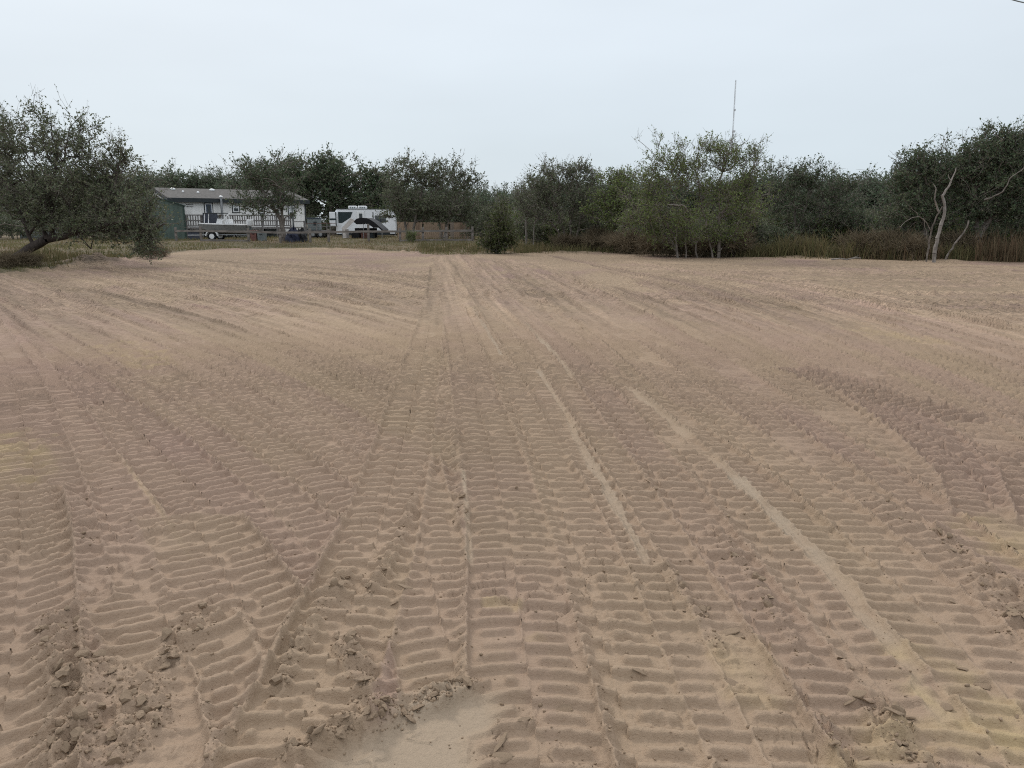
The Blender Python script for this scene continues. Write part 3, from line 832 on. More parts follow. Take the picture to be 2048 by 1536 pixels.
# ---- the leaning oak at the left edge
tree('leaning_oak', 'large leaning oak with arching dark trunk at the left edge of the sand', 29, (22, 532),
     [[(22, 536), (40, 508), (66, 488), (104, 475), (150, 466), (185, 462)], [(150, 466), (168, 480), (182, 502)], [(104, 475), (108, 440), (98, 400), (108, 350), (120, 310), (104, 268)],
      [(66, 488), (44, 440), (24, 370, .8), (10, 300, 1)], [(150, 466), (192, 430, -.5), (222, 385, -.4), (236, 330)], [(185, 462), (225, 446, -1), (270, 440, -1.2), (310, 452, -1)]],
     [(15, 350, 80, 75, 85), (112, 335, 70, 52, 75), (108, 288, 50, 42, 30), (150, 285, 32, 22, 10), (215, 345, 48, 50, 70), (232, 305, 26, 28, 10), (170, 395, 95, 55, 120), (262, 425, 62, 52, 120, -.6),
      (278, 462, 48, 26, 70, -1), (40, 415, 80, 45, 80), (110, 430, 70, 34, 70), (-50, 350, 80, 110, 40), (70, 310, 50, 45, 50), (195, 450, 60, 34, 80, -.5), (76, 240, 14, 36, 8), (150, 250, 16, 24, 6), (178, 256, 18, 13, 5), (238, 300, 12, 22, 6), (20, 245, 22, 20, 9), (284, 488, 34, 14, 22, -1.2), (180, 360, 50, 40, 50)],
     11, leaf=.075, lm=M_GREY, bark=M_BARKD, tm=M_BARK, tw=6, tl=.42, lp=8, r0=.17)
tree('oak_tree', 'grey oak behind the leaning oak, cut off by the left picture edge', 36, (-60, 520), [[(-60, 520), (-50, 450), (-30, 380), (-15, 300)], [(-50, 450), (-90, 380), (-100, 320)]],
     [(0, 272, 48, 42, 60), (-50, 300, 70, 70, 70), (20, 330, 60, 60, 60), (-40, 390, 90, 60, 60), (-10, 240, 25, 20, 8)], 12, leaf=.09, lm=M_GREY, r0=.16, tw=5)
# ---- the tree before the house
tree('yard_tree', 'dark spreading tree standing in front of the white house', 59, (566, 479),
     [[(568, 481), (567, 452), (556, 428), (538, 404), (522, 372)], [(567, 452), (562, 410), (560, 360)]],
     [(508, 362, 38, 34, 60), (556, 366, 38, 44, 80), (505, 333, 34, 18, 14), (530, 400, 55, 24, 55), (488, 402, 22, 22, 16), (578, 408, 26, 24, 22), (535, 345, 40, 25, 40)],
     13, leaf=.13, tl=.5, tw=5, lp=7, r0=.17, lm=M_LIVE, spread=.22)
# ---- tall oaks beyond the yard
tree('tall_oak', 'tall dark oak rising behind the right end of the white house', 88, (600, 470), [[(600, 470), (598, 420), (595, 370)], [(598, 430), (620, 390), (625, 350)]],
     [(596, 375, 42, 42, 110), (585, 345, 32, 24, 50), (625, 362, 36, 38, 80), (610, 420, 48, 30, 60)], 14, leaf=.24, tl=.7, tw=5, lp=8, r0=.3, lm=M_LIVE, spread=.35, step=.6)
tree('tall_oak', 'tall dark oak rising behind the left half of the parked camper', 86, (668, 470), [[(668, 470), (666, 420), (655, 365)], [(666, 430), (690, 390), (696, 360)]],
     [(655, 362, 38, 40, 110), (690, 368, 40, 40, 110), (640, 390, 42, 40, 80), (680, 410, 50, 26, 60), (650, 335, 20, 14, 20)], 15, leaf=.24, tl=.7, tw=5, lp=8, r0=.3, lm=M_LIVE, spread=.35, step=.6)
tree('tall_oak', 'tall dark oak rising behind the right half of the parked camper', 84, (735, 470), [[(735, 470), (735, 430), (730, 380)]],
     [(728, 388, 38, 40, 100), (748, 368, 24, 22, 40), (765, 395, 35, 40, 70), (735, 420, 45, 25, 50)], 16, leaf=.24, tl=.7, tw=5, lp=8, r0=.28, lm=M_LIVE, spread=.35, step=.6)
# ---- the pair before the plank fence
tree('forked_tree', 'forked scrubby tree between the camper and the plank fence', 59, (821, 482),
     [[(824, 483), (828, 450), (836, 418), (845, 375)], [(816, 483), (812, 450), (800, 418), (796, 380)]],
     [(798, 388, 34, 40, 80), (828, 358, 36, 34, 70), (850, 392, 42, 38, 80), (818, 333, 30, 18, 14), (788, 432, 28, 18, 22), (835, 420, 48, 20, 50), (775, 360, 20, 20, 10)],
     17, leaf=.13, tl=.5, tw=5, lp=7, r0=.13, lm=M_GREY, spread=.22)
tree('forked_tree', 'scrubby tree with a pale leaning stem before the plank fence', 59.5, (886, 482),
     [[(888, 483), (893, 446), (906, 412), (914, 385)], [(884, 483), (879, 440), (871, 398), (874, 355)]],
     [(878, 362, 36, 30, 60), (908, 398, 44, 42, 95), (924, 358, 22, 32, 30), (872, 334, 24, 16, 9), (948, 362, 16, 22, 10), (862, 418, 44, 24, 55), (930, 425, 22, 30, 30)],
     18, leaf=.13, tl=.5, tw=5, lp=7, r0=.12, lm=M_GREY, spread=.22,
     limbs=[('pale_stem', [(887, 483), (893, 452), (899, 430), (908, 408), (916, 392)], .09, .05, M_PALE)])
# ---- the young bushy tree on the edge
tree('bushy_sapling', 'small bushy olive green tree alone at the middle of the far sand edge', 40, (993, 507), [[(993, 509), (995, 480), (1000, 440)], [(993, 500), (980, 475), (975, 455)]],
     [(1002, 434, 17, 26, 60), (1003, 464, 25, 22, 100), (993, 484, 26, 17, 80), (1016, 484, 14, 14, 25)], 19, leaf=.08, tl=.26, tw=6, lp=8, r0=.06, lm=M_BUSH)
# ---- grove right of the middle
tree('scrub_tree', 'grey twiggy tree with several thin stems left of the big airy tree', 45, (1137, 494),
     [[(1140, 496), (1140, 450), (1150, 400), (1155, 360)], [(1134, 496), (1125, 445), (1105, 400), (1100, 360)], [(1144, 496), (1160, 440), (1180, 400)], [(1128, 496), (1112, 455), (1075, 420)]],
     [(1062, 405, 28, 34, 55), (1098, 372, 34, 36, 80), (1146, 376, 34, 36, 80), (1182, 396, 30, 38, 65), (1098, 340, 30, 18, 10), (1155, 342, 24, 14, 10), (1108, 418, 60, 30, 80), (1178, 432, 34, 24, 45), (1075, 372, 26, 26, 12)],
     20, leaf=.095, tl=.46, tw=6, lp=6, r0=.11, lm=M_GREY)
tree('pale_stem_tree', 'thin tree on two pale straight stems beside the bushy sapling', 47, (1052, 490), [[(1052, 491), (1053, 455), (1050, 420), (1048, 400)], [(1066, 491), (1068, 460), (1072, 430)]],
     [(1045, 402, 22, 22, 26), (1068, 420, 22, 22, 22)], 21, leaf=.095, tl=.5, tw=5, lp=5, r0=.07, lm=M_GREY, bark=M_PALE, tm=M_BARK)
tree('leaning_scrub', 'olive green scrub tree on one leaning stem left of the big airy tree', 43, (1226, 501), [[(1224, 503), (1236, 470), (1246, 440), (1240, 400), (1246, 370)]],
     [(1214, 420, 34, 26, 65), (1250, 384, 40, 34, 85), (1242, 356, 28, 18, 18), (1262, 425, 34, 24, 50), (1212, 372, 24, 26, 22)], 22, leaf=.095, tl=.42, tw=6, lp=7, r0=.09, lm=M_OLIVE)
# ---- the big airy many-stemmed tree
tree('airy_tree', 'wide airy many-stemmed tree with thin upright twigs right of the middle', 35.5, (1420, 510),
     [[(1437, 511), (1438, 450), (1437, 400), (1442, 350), (1450, 310)], [(1426, 511), (1414, 455), (1400, 405), (1396, 350)], [(1396, 511), (1388, 460), (1366, 412), (1338, 372)],
      [(1438, 440), (1462, 405), (1490, 380), (1500, 340)], [(1356, 509), (1350, 470), (1326, 430), (1300, 400)], [(1372, 511), (1372, 470), (1380, 440)]],
     [(1380, 326, 44, 26, 55), (1430, 318, 44, 30, 65), (1484, 340, 36, 32, 55), (1340, 346, 44, 30, 60), (1300, 372, 38, 32, 50), (1440, 292, 44, 18, 13), (1512, 318, 20, 26, 9), (1300, 300, 30, 25, 5), (1366, 296, 30, 20, 6),
      (1298, 424, 44, 34, 90, -.5), (1358, 432, 40, 30, 60, -.4), (1492, 420, 44, 40, 120, -.3), (1440, 392, 40, 24, 40), (1270, 450, 34, 26, 40), (1400, 356, 54, 30, 60), (1462, 366, 44, 28, 55), (1420, 455, 46, 24, 60), (1370, 470, 44, 18, 45), (1320, 465, 36, 22, 40), (1470, 470, 36, 20, 40)],
     23, leaf=.07, tl=.40, tw=6, lp=6, r0=.085, lm=M_OLIVE,
     limbs=[('dead_limb', [(1376, 424, -.8), (1372, 414, -1), (1366, 409, -1.1), (1354, 412, -1.2), (1344, 409, -1.3), (1334, 408, -1.4)], .045, .012, M_PALE)])
tree('scrub_tree', 'dark scrub tree behind the tall grass right of the big airy tree', 42, (1588, 506), [[(1590, 508), (1592, 455), (1588, 400), (1580, 360)], [(1590, 470), (1612, 420), (1618, 370)], [(1602, 508), (1630, 450), (1652, 400)]],
     [(1574, 372, 34, 30, 70), (1612, 356, 34, 22, 50), (1600, 418, 52, 42, 120), (1658, 402, 40, 40, 85), (1642, 362, 28, 16, 10), (1560, 345, 20, 18, 8), (1690, 420, 34, 34, 55), (1640, 450, 50, 25, 60)],
     24, leaf=.09, tl=.4, tw=6, lp=7, r0=.11, lm=M_LIVE)
# ---- the dense oaks at the right edge
tree('dense_oak', 'dense dark oak behind the bleached dead trunk on the right', 35, (1846, 516), [[(1846, 516), (1850, 460), (1846, 410), (1840, 370)], [(1850, 470), (1880, 420), (1892, 370)]],
     [(1828, 360, 38, 40, 100), (1812, 402, 34, 36, 80), (1868, 338, 42, 36, 95), (1900, 372, 44, 46, 110), (1850, 430, 48, 30, 80), (1800, 440, 30, 30, 40), (1822, 328, 26, 16, 8)],
     25, leaf=.088, tl=.36, tw=6, lp=8, r0=.13, lm=M_LIVE)
tree('dense_oak', 'tallest dense oak, crown reaching the right picture edge', 34.5, (1962, 520), [[(1964, 521), (1960, 470), (1950, 420), (1950, 360)], [(1930, 521), (1945, 490), (1966, 462), (1990, 420), (2005, 350)]],
     [(1946, 326, 46, 38, 110), (1992, 300, 42, 32, 95), (1958, 384, 54, 46, 130), (2010, 362, 52, 50, 130), (1936, 432, 52, 22, 60), (2000, 430, 50, 22, 60), (1985, 272, 30, 12, 8), (2030, 290, 30, 24, 45)],
     26, leaf=.088, tl=.36, tw=6, lp=8, r0=.14, lm=M_LIVE, limbs=[('bare_limb', [(1968, 400, -1.9), (1990, 393, -2.0), (2010, 380, -2.1), (2022, 352, -2.2), (2040, 345, -2.2), (2052, 328, -2.2)], .032, .014, M_BARK)])
tree('dense_oak', 'dense oak cut off by the right picture edge', 34, (2070, 524), [[(2070, 524), (2072, 450), (2076, 380)]],
     [(2062, 312, 46, 48, 100), (2084, 390, 56, 56, 120), (2110, 330, 40, 50, 60), (2060, 440, 40, 24, 40)], 27, leaf=.09, tl=.38, tw=6, lp=8, r0=.14, lm=M_LIVE)
# ---- bleached dead trunk
sn = empty('dead_tree', (W(1870, 517, 31.5)[0], 31.5, 0)); sf = np.array(sn.location)
def snag(nm, pts, ra, rb, mt=None):
    Q = resample(np.array([W(p[0], p[1], 31.5 + (p[2] if len(p) > 2 else 0)) - sf for p in pts]), .12)
    rn_ = np.random.default_rng(len(pts)); Q[1:] += rn_.normal(0, .012, (len(Q) - 1, 3)); Q[0, 2] = gz(sf[0], 31.5) - .05 if pts[0][1] > 510 else Q[0, 2]
    q = np.linspace(ra, rb, len(Q)) * (1 + rn_.normal(0, .07, len(Q)))
    V, F = tubes(Q[:-1], Q[1:] + (Q[1:] - Q[:-1]) * .04, q[:-1], q[1:], 9)
    mesh_obj(nm, V, F, mt or M_PALE, sn, smooth=True)
snag('trunk', [(1868, 519), (1870, 500), (1876, 470), (1884, 445), (1891, 424), (1890, 406), (1884, 390)], .078, .05)
snag('limb', [(1884, 393), (1892, 381), (1901, 368), (1904, 354), (1912, 346), (1913, 336)], .046, .016)
snag('limb', [(1902, 366), (1897, 356), (1898, 348)], .02, .008)
snag('limb', [(1853, 518, .5), (1858, 490, .5), (1862, 462, .4), (1872, 436, .3), (1886, 412, .1)], .034, .024, M_BARK)
snag('limb', [(1878, 424, .3), (1871, 406, .2), (1868, 392, .1), (1875, 378), (1872, 372), (1866, 368)], .038, .016)
snag('limb', [(1862, 462, .4), (1850, 440, .3), (1838, 431, .2), (1820, 437), (1798, 455, -.2)], .02, .008, M_BARK)
snag('limb', [(1836, 431, .2), (1826, 418, .1), (1808, 402, 0)], .012, .004, M_BARK)
snag('limb', [(1846, 437, .3), (1852, 460, .3), (1854, 480, .3)], .014, .006, M_BARK)
snag('limb', [(1890, 518, .9), (1906, 494, .9), (1916, 478, .9), (1932, 460, .9), (1938, 442, .9)], .045, .03, M_BARK)
tag(sn, 'bleached bare forked dead trunk standing before the right-hand oaks', 'dead tree')

ORD = ['first', 'second', 'third', 'fourth', 'fifth', 'sixth', 'seventh', 'eighth', 'ninth', 'tenth', 'eleventh', 'twelfth', 'thirteenth', 'fourteenth', 'fifteenth', 'sixteenth']
ZONES = [(0, 330, 'under the leaning oak'), (330, 900, 'before the plank fence'), (900, 1040, 'beside the bushy sapling'), (1040, 1200, 'by the grey twiggy tree'), (1200, 1300, 'by the leaning scrub tree'), (1300, 1485, 'by the big airy tree'),
         (1485, 1680, 'behind the tall olive grass'), (1680, 1800, 'in the low gap of the trees'), (1800, 1925, 'behind the dead trunk'), (1925, 2400, 'at the right-hand oaks')]
def name_by_zone(items, what):
    """items (u, object): each gets its own label, counted from the left within the stretch where it stands"""
    for u0, u1, txt in ZONES:
        zs = sorted([it for it in items if u0 <= it[0] < u1], key=lambda q: q[0])
        for k, (u, o) in enumerate(zs):
            o['label'] = (ORD[k] + ' from left of the ' if len(zs) > 1 else 'single one of the ') + what + ' ' + txt
# ---- copies: background trees and brush
rb_ = random.Random(31)
def proto_bush(name, label, seed, h, w, leafm, lp, group, cat='bush', D=42, leaf=.09, n=95, bark=None, tm=None, tw=6):
    b = (1024, 768 + FPX * .0)
    rng = np.random.default_rng(seed)
    px = FPX / D
    v0 = 444 + CAM_H * px
    sts = []
    for k in range(5):
        a = rng.uniform(-1, 1) * w * .5
        sts.append([(1024 + a * .3 * px, v0), (1024 + a * .7 * px, v0 - h * .4 * px), (1024 + a * px, v0 - h * .8 * px)])
    lob = [(1024 + rng.uniform(-.4, .4) * w * px, v0 - h * rng.uniform(.4, .8) * px, w * .34 * px, h * .26 * px, n // 4, rng.uniform(-.4, .4)) for _ in range(4)]
    lob.append((1024, v0 - h * .3 * px, w * .5 * px, h * .25 * px, n // 4))
    o = tree(name, label, D, (1024, v0), sts, lob, seed, leaf=leaf, lm=leafm, lp=lp, group=group, cat=cat, r0=.035, bark=bark, tm=tm, tl=.4, tw=tw)
    return o
def at_px(u, D):
    return float(W(u, 500, D)[0]), float(D)

brushes = [proto_bush('brush', 'low grey-green brush along the foot of the right-hand tree line', 41, 1.9, 2.4, M_GREY, 7, 'brush along the tree line'),
           proto_bush('brush', 'low grey-green brush along the foot of the right-hand tree line', 42, 1.6, 2.6, M_LIVE, 8, 'brush along the tree line'),
           proto_bush('brush', 'low grey-green brush along the foot of the right-hand tree line', 43, 2.2, 2.2, M_OLIVE, 7, 'brush along the tree line')]
spots = [(1060, 49), (1092, 50), (1120, 49), (1165, 48), (1200, 47), (1240, 46), (1275, 44), (1310, 41), (1345, 40), (1475, 39), (1510, 40), (1545, 44), (1580, 45), (1625, 43), (1665, 42), (1705, 43), (1745, 41), (1775, 40), (1810, 39), (1850, 39.5),
         (1890, 38.5), (1925, 39), (1965, 38), (2005, 38.5), (2045, 38), (2090, 38), (1030, 56), (1000, 60), (965, 62), (1130, 54), (1260, 52), (1400, 46), (1440, 45), (1720, 50), (1790, 46), (2130, 37), (1980, 42), (2060, 43), (1860, 44), (1920, 44)]
brush_items = []
spots += [(u_, 60 + (i_ * 5) % 11) for i_, u_ in enumerate(range(-60, 240, 32))]
spots += [(u_, 80 + (i_ * 7) % 13) for i_, u_ in enumerate(range(585, 960, 28))]
for i, (u, D) in enumerate(spots):
    x, y = at_px(u, D); s = brushes[i % 3]; sc = rb_.uniform(.85, 1.25)
    if u < 960: sc *= 1.35
    if u < 250: sc *= .8
    if i < 3: s.location = (x, y, gz(x, y) - .03); s.scale = (sc,) * 3; brush_items.append((u, s))
    else: brush_items.append((u, copy_tree(s, x, y, sc, rb_.uniform(0, 6.28))))
name_by_zone([b for b in brush_items if b[0] >= 960], 'low grey-green brushes')
for k, (u, o) in enumerate(sorted([b for b in brush_items if b[0] < 250], key=lambda q: q[0])):
    o['label'] = ORD[k] + ' from the left of the bushes in the yard behind the leaning oak'; o['group'] = 'bushes behind the leaning oak'
for k, (u, o) in enumerate(sorted([b for b in brush_items if 250 <= b[0] < 960], key=lambda q: q[0])):
    o['label'] = ORD[k] + ' from the left of the bushes behind house and camper'; o['group'] = 'bushes behind house and camper'
deads = [proto_bush('dead_brush', 'tangle of bare brown dead twigs at the foot of the trees', 45, 1.0, 1.7, None, 0, 'dead brown brush at the tree feet', cat='dead brush', bark=M_DEADT, tm=M_DEADT, n=120, tw=9),
         proto_bush('dead_brush', 'tangle of bare brown dead twigs at the foot of the trees', 46, .8, 2.0, None, 0, 'dead brown brush at the tree feet', cat='dead brush', bark=M_DEADT, tm=M_DEADT, n=120, tw=9)]
dsp = [(1120, 44), (1150, 44.5), (1185, 44), (1275, 40), (1305, 37.5), (1330, 37), (1360, 36.8), (1395, 36.5), (1420, 36.8), (1450, 36.5), (1470, 37), (1255, 41), (1700, 35.5), (1760, 34.8), (1790, 34.5), (1815, 34), (1840, 33.4), (1600, 37), (1925, 34), (1215, 43),
       (60, 27.6), (15, 27.3), (300, 34.5), (318, 36)]
dead_items = []
for i, (u, D) in enumerate(dsp):
    x, y = at_px(u, D); s = deads[i % 2]; sc = rb_.uniform(.7, 1.15) * (.6 if u < 900 else 1)
    if i < 2: s.location = (x, y, gz(x, y) - .03); s.scale = (sc,) * 3; dead_items.append((u, s))
    else: dead_items.append((u, copy_tree(s, x, y, sc, rb_.uniform(0, 6.28), group='dead twigs on the left bank' if u < 900 else None)))
name_by_zone(dead_items, 'bare brown twig tangles')
# wall of scrub trees farther back
far = [tree('far_tree', 'grey-green scrub tree of the thicket behind the front trees', 60, (1024, 484), [[(1024, 485), (1022, 450), (1018, 410)], [(1022, 450), (1040, 420), (1045, 400)]],
            [(1012, 412, 40, 34, 90), (1046, 404, 36, 34, 80), (1030, 440, 50, 30, 80), (1028, 385, 34, 18, 16)], 51, leaf=.15, tl=.6, tw=5, lp=8, r0=.14, lm=M_FARL, spread=.25, group='thicket behind the front trees'),
       tree('far_tree', 'grey-green scrub tree of the thicket behind the front trees', 60, (1024, 484), [[(1024, 485), (1030, 445), (1022, 400)], [(1028, 450), (1000, 425), (992, 405)]],
            [(1000, 414, 40, 32, 80), (1034, 398, 38, 34, 90), (1020, 440, 54, 28, 80), (1040, 378, 26, 16, 10)], 52, leaf=.15, tl=.6, tw=5, lp=8, r0=.14, lm=M_FARL, spread=.25, group='thicket behind the front trees')]
fsp = [(985, 92, 1.15), (1015, 100, 1.2), (945, 84, 1.1), (1045, 74, .98), (1080, 66, 1.0), (1120, 64, 1.0), (1165, 62, 1.0), (1205, 60, 1.0), (1250, 60, 1.0), (1290, 57, .95), (1335, 56, .95), (1375, 56, .9), (1420, 58, .9), (1465, 56, .95), (1510, 55, .98), (1550, 54, 1.0),
       (1600, 56, 1.0), (1650, 57, .98), (1690, 60, .98), (1730, 62, 1.0), (1775, 60, 1.0), (1820, 52, 1.0), (1865, 50, 1.05), (1910, 48, 1.1), (1960, 46, 1.1), (2010, 45, 1.15), (2060, 44, 1.2), (2120, 43, 1.2),
       (905, 80, 1.1), (870, 84, 1.1), (830, 86, 1.15), (790, 90, 1.25), (1750, 78, 1.2), (1700, 80, 1.15)]
far_items = []
for i, (u, D, sc) in enumerate(fsp):
    x, y = at_px(u, D); s = far[i % 2]; sc *= rb_.uniform(.93, 1.07)
    if i < 2: s.location = (x, y, gz(x, y) - .03); s.scale = (sc,) * 3; far_items.append((u, s))
    else: far_items.append((u, copy_tree(s, x, y, sc, rb_.uniform(0, 6.28))))
name_by_zone(far_items, 'thicket trees farther back')
dist_items = []
for i, (u, D, sc) in enumerate(((262, 128, 1.95), (300, 132, 2.0), (340, 130, 1.95), (378, 126, 1.95), (415, 130, 1.9), (450, 128, 1.95), (488, 122, 1.9), (525, 118, 1.9), (560, 112, 1.85), (225, 126, 2.0), (185, 124, 1.9), (140, 122, 1.9), (90, 120, 1.8), (30, 118, 1.8))):
    x, y = at_px(u, D)
    dist_items.append((u, copy_tree(far[i % 2], x, y, sc * rb_.uniform(.95, 1.06), rb_.uniform(0, 6.28), None, 'distant tree line beyond the house')))
for k, (u, o) in enumerate(sorted(dist_items, key=lambda q: q[0])):
    o['label'] = ORD[k] + ' from the left of the distant tree line beyond the white house'

# ---- grasses
def blades(n, pts, h, w_, lean, rng, bend=.35):
    """single tapering blades; pts (n,3) feet"""
    a = rng.uniform(0, 6.28, n); dx, dy = np.cos(a), np.sin(a)
    H = h * rng.uniform(.5, 1.3, n); Wd = w_ * rng.uniform(.7, 1.3, n)
    la = rng.uniform(0, 6.28, n); lx, ly = np.cos(la) * lean * H * rng.random(n), np.sin(la) * lean * H * rng.random(n)
    b0 = pts + np.stack([dx * Wd / 2, dy * Wd / 2, np.zeros(n)], 1); b1 = pts - np.stack([dx * Wd / 2, dy * Wd / 2, np.zeros(n)], 1)
    m_ = pts + np.stack([lx * .4, ly * .4, H * .6], 1)
    m0 = m_ + np.stack([dx * Wd * .35, dy * Wd * .35, np.zeros(n)], 1); m1 = m_ - np.stack([dx * Wd * .35, dy * Wd * .35, np.zeros(n)], 1)
    tp = pts + np.stack([lx, ly, H], 1)
    V = np.stack([b0, b1, m1, m0, tp], 1).reshape(-1, 3)
    o = (np.arange(n) * 5)[:, None]
    F = np.concatenate([o + np.array([[0, 1, 2]]), o + np.array([[0, 2, 3]]), o + np.array([[3, 2, 4]])], 0)
    return V, F
rgx = np.random.default_rng(88)
M_GRASS = leaf_mat('grass_blades', [(0.106, 0.115, 0.043), (0.156, 0.150, 0.062), (0.188, 0.163, 0.078), (0.125, 0.125, 0.054), (0.237, 0.200, 0.114)], trans=.3, rough=.7)
M_GRASSD = leaf_mat('dry_grass_blades', [(0.213, 0.156, 0.090), (0.275, 0.206, 0.120), (0.163, 0.125, 0.072), (0.150, 0.144, 0.066)], trans=.25, rough=.8)
M_RUST = leaf_mat('rust_grass_blades', [(0.135, 0.082, 0.052), (0.17, 0.115, 0.072), (0.105, 0.075, 0.045), (0.19, 0.145, 0.09), (0.09, 0.085, 0.045)], trans=.25, rough=.8)
M_TALLG = leaf_mat('tall_grass_blades', [(0.094, 0.094, 0.041), (0.144, 0.125, 0.060), (0.169, 0.131, 0.072), (0.075, 0.088, 0.036)], trans=.25, rough=.8)
# short turf of the bank
n0 = 110000
az = rgx.uniform(radians(-40), radians(40), n0); rr_ = 24 + 50 * rgx.random(n0) ** 1.15
x_ = rr_ * np.sin(az); y_ = rr_ * np.cos(az)
d_ = field_signed(x_, y_); ok = (d_ > .15) & (rgx.random(n0) < sstep(.1, 1.2, d_ + .7 * fbm(x_ * .9, y_ * .9, 7, 2)) * (.35 + .65 * (vnoise(x_ * .5, y_ * .5, 8) > -.35)))
x_, y_ = x_[ok], y_[ok]; z_ = terrain_z(x_, y_)
hh_ = (.10 + .09 * np.clip(vnoise(x_ * .4, y_ * .4, 9), -.5, 1)) * (1 + .004 * y_)
dryv = fbm(x_ * .22, y_ * .3, 10, 2) + .25 * rgx.normal(size=len(x_)) > .08
for nm, sel, mt, lb in (('grass', ~dryv, M_GRASS, 'short green grass on the bank beyond the sand'), ('dry_grass', dryv, M_GRASSD, 'short brown dry grass on the bank beyond the sand')):
    V, F = blades(sel.sum(), np.c_[x_, y_, z_ - .01][sel], hh_[sel], .034, .8, rgx)
    tag(mesh_obj(nm, V, F, mt), lb, kind='stuff')
def patch(name, label, mt, boxes, hgt, wd, lean, clump=.16):
    P = []; Hs = []
    for (u0, u1, D0, D1, n, hs) in boxes:
        k = max(1, n // 14)
        cx = rgx.uniform(0, 1, k); D = rgx.uniform(D0, D1, k)
        c = np.array([W(u0 + (u1 - u0) * a, 500, b)[:2] for a, b in zip(cx, D)])
        c = np.repeat(c, 14, 0) + rgx.normal(0, clump, (k * 14, 2))
        P.append(c); Hs.append(np.repeat(hs * (.3 + 1.25 * rgx.random(k) ** 1.3), 14))
    P = np.concatenate(P); Hs = np.concatenate(Hs)
    fs_ = field_signed(P[:, 0], P[:, 1]); kp = (fs_ > .1) | ((fs_ > -1.2) & (rgx.random(len(P)) < .05)); P = P[kp]; Hs = Hs[kp]
    V, F = blades(len(P), np.c_[P, terrain_z(P[:, 0], P[:, 1]) - .02], Hs * hgt, wd, lean, rgx)
    return tag(mesh_obj(name, V, F, mt), label, kind='stuff')
patch('tall_grass', 'tall olive brown grass along the foot of the trees right of the airy tree', M_TALLG, [(1555, 1640, 33.8, 37.5, 2600, .75), (1640, 1790, 33.5, 36.5, 2600, .65), (1510, 1560, 36, 39, 1100, .5), (1880, 1960, 32.2, 34, 1300, .5), (1790, 1860, 33, 35, 900, .5)], 1.0, .03, .85)
patch('rust_grass', 'tall rust brown bunch grass at the right picture edge', M_RUST, [(1950, 2090, 31.6, 34.5, 2600, .85), (1800, 1880, 32.5, 33.5, 1100, .45), (1680, 1800, 33.6, 34.6, 1100, .4)], 1.0, .026, .42)
patch('weeds', 'ragged green and brown weeds under the airy tree and grove', M_TALLG, [(1040, 1300, 40, 45, 3600, .38), (1250, 1480, 36.5, 39, 2400, .45), (1480, 1560, 36, 38, 1600, .38), (840, 1040, 41, 50, 2400, .3), (0, 330, 28, 36, 3600, .30), (1040, 1400, 37.5, 41, 1200, .2), (1500, 2050, 31.5, 34.5, 1500, .22), (350, 860, 43, 47, 500, .15)], 1.0, .03, .7)
# ================================================================== BUILT THINGS
class Frame:
    """a thing's own axes: origin on the ground, x along its front, y towards its back"""
    def __init__(self, x, y, ang=0.0):
        self.o = np.array((x, y)); self.a = ang
        self.e = np.array((cos(ang), sin(ang))); self.b = np.array((-sin(ang), cos(ang)))
        self.z0 = gz(x, y)
    def at(self, u, v, off=0.0):
        """(x, z) in the frame where the sight line (u, v) meets the upright plane `off` metres in front of the front"""
        d = W(u, v, 1.0)
        p = self.o - off * self.b
        s = (d[0] * p[1] - p[0]) / (self.e[0] - d[0] * self.e[1])
        Y = p[1] + s * self.e[1]
        return float(s), float(CAM_H + (d[2] - CAM_H) * Y - self.z0)
    def root(self, name):
        return empty(name, (self.o[0], self.o[1], self.z0), self.a)

def box(par, name, m, x, y, z, bev=0.0, rot=None):
    x0, x1 = sorted(x); y0, y1 = sorted(y); z0, z1 = sorted(z)
    c = np.array(((x0 + x1) / 2, (y0 + y1) / 2, (z0 + z1) / 2))
    hx, hy, hz = (x1 - x0) / 2, (y1 - y0) / 2, (z1 - z0) / 2
    b = min(bev, hx * .45, hy * .45, hz * .45)
    if b <= 0:
        V = [(sx * hx, sy * hy, sz * hz) for sx in (-1, 1) for sy in (-1, 1) for sz in (-1, 1)]
        F = [(0, 1, 3, 2), (4, 6, 7, 5), (0, 4, 5, 1), (2, 3, 7, 6), (0, 2, 6, 4), (1, 5, 7, 3)]
    else:      # chamfered upright and lying edges
        prof = [(-hx + b, -hy), (hx - b, -hy), (hx, -hy + b), (hx, hy - b), (hx - b, hy), (-hx + b, hy), (-hx, hy - b), (-hx, -hy + b)]
        V = []
        for zz, k in ((-hz, 1 - b / max(hx, hy)), (-hz + b, 1), (hz - b, 1), (hz, 1 - b / max(hx, hy))):
            V += [(p[0] * (1 if k == 1 else (hx - b) / hx), p[1] * (1 if k == 1 else (hy - b) / hy), zz) for p in prof]
        F = [list(range(7, -1, -1)), list(range(24, 32))]
        for r in range(3):
            F += [(r * 8 + i, r * 8 + (i + 1) % 8, r * 8 + 8 + (i + 1) % 8, r * 8 + 8 + i) for i in range(8)]
    o = mesh_obj(name, V, F, m, par, loc=c)
    if rot: o.rotation_euler = rot
    return o

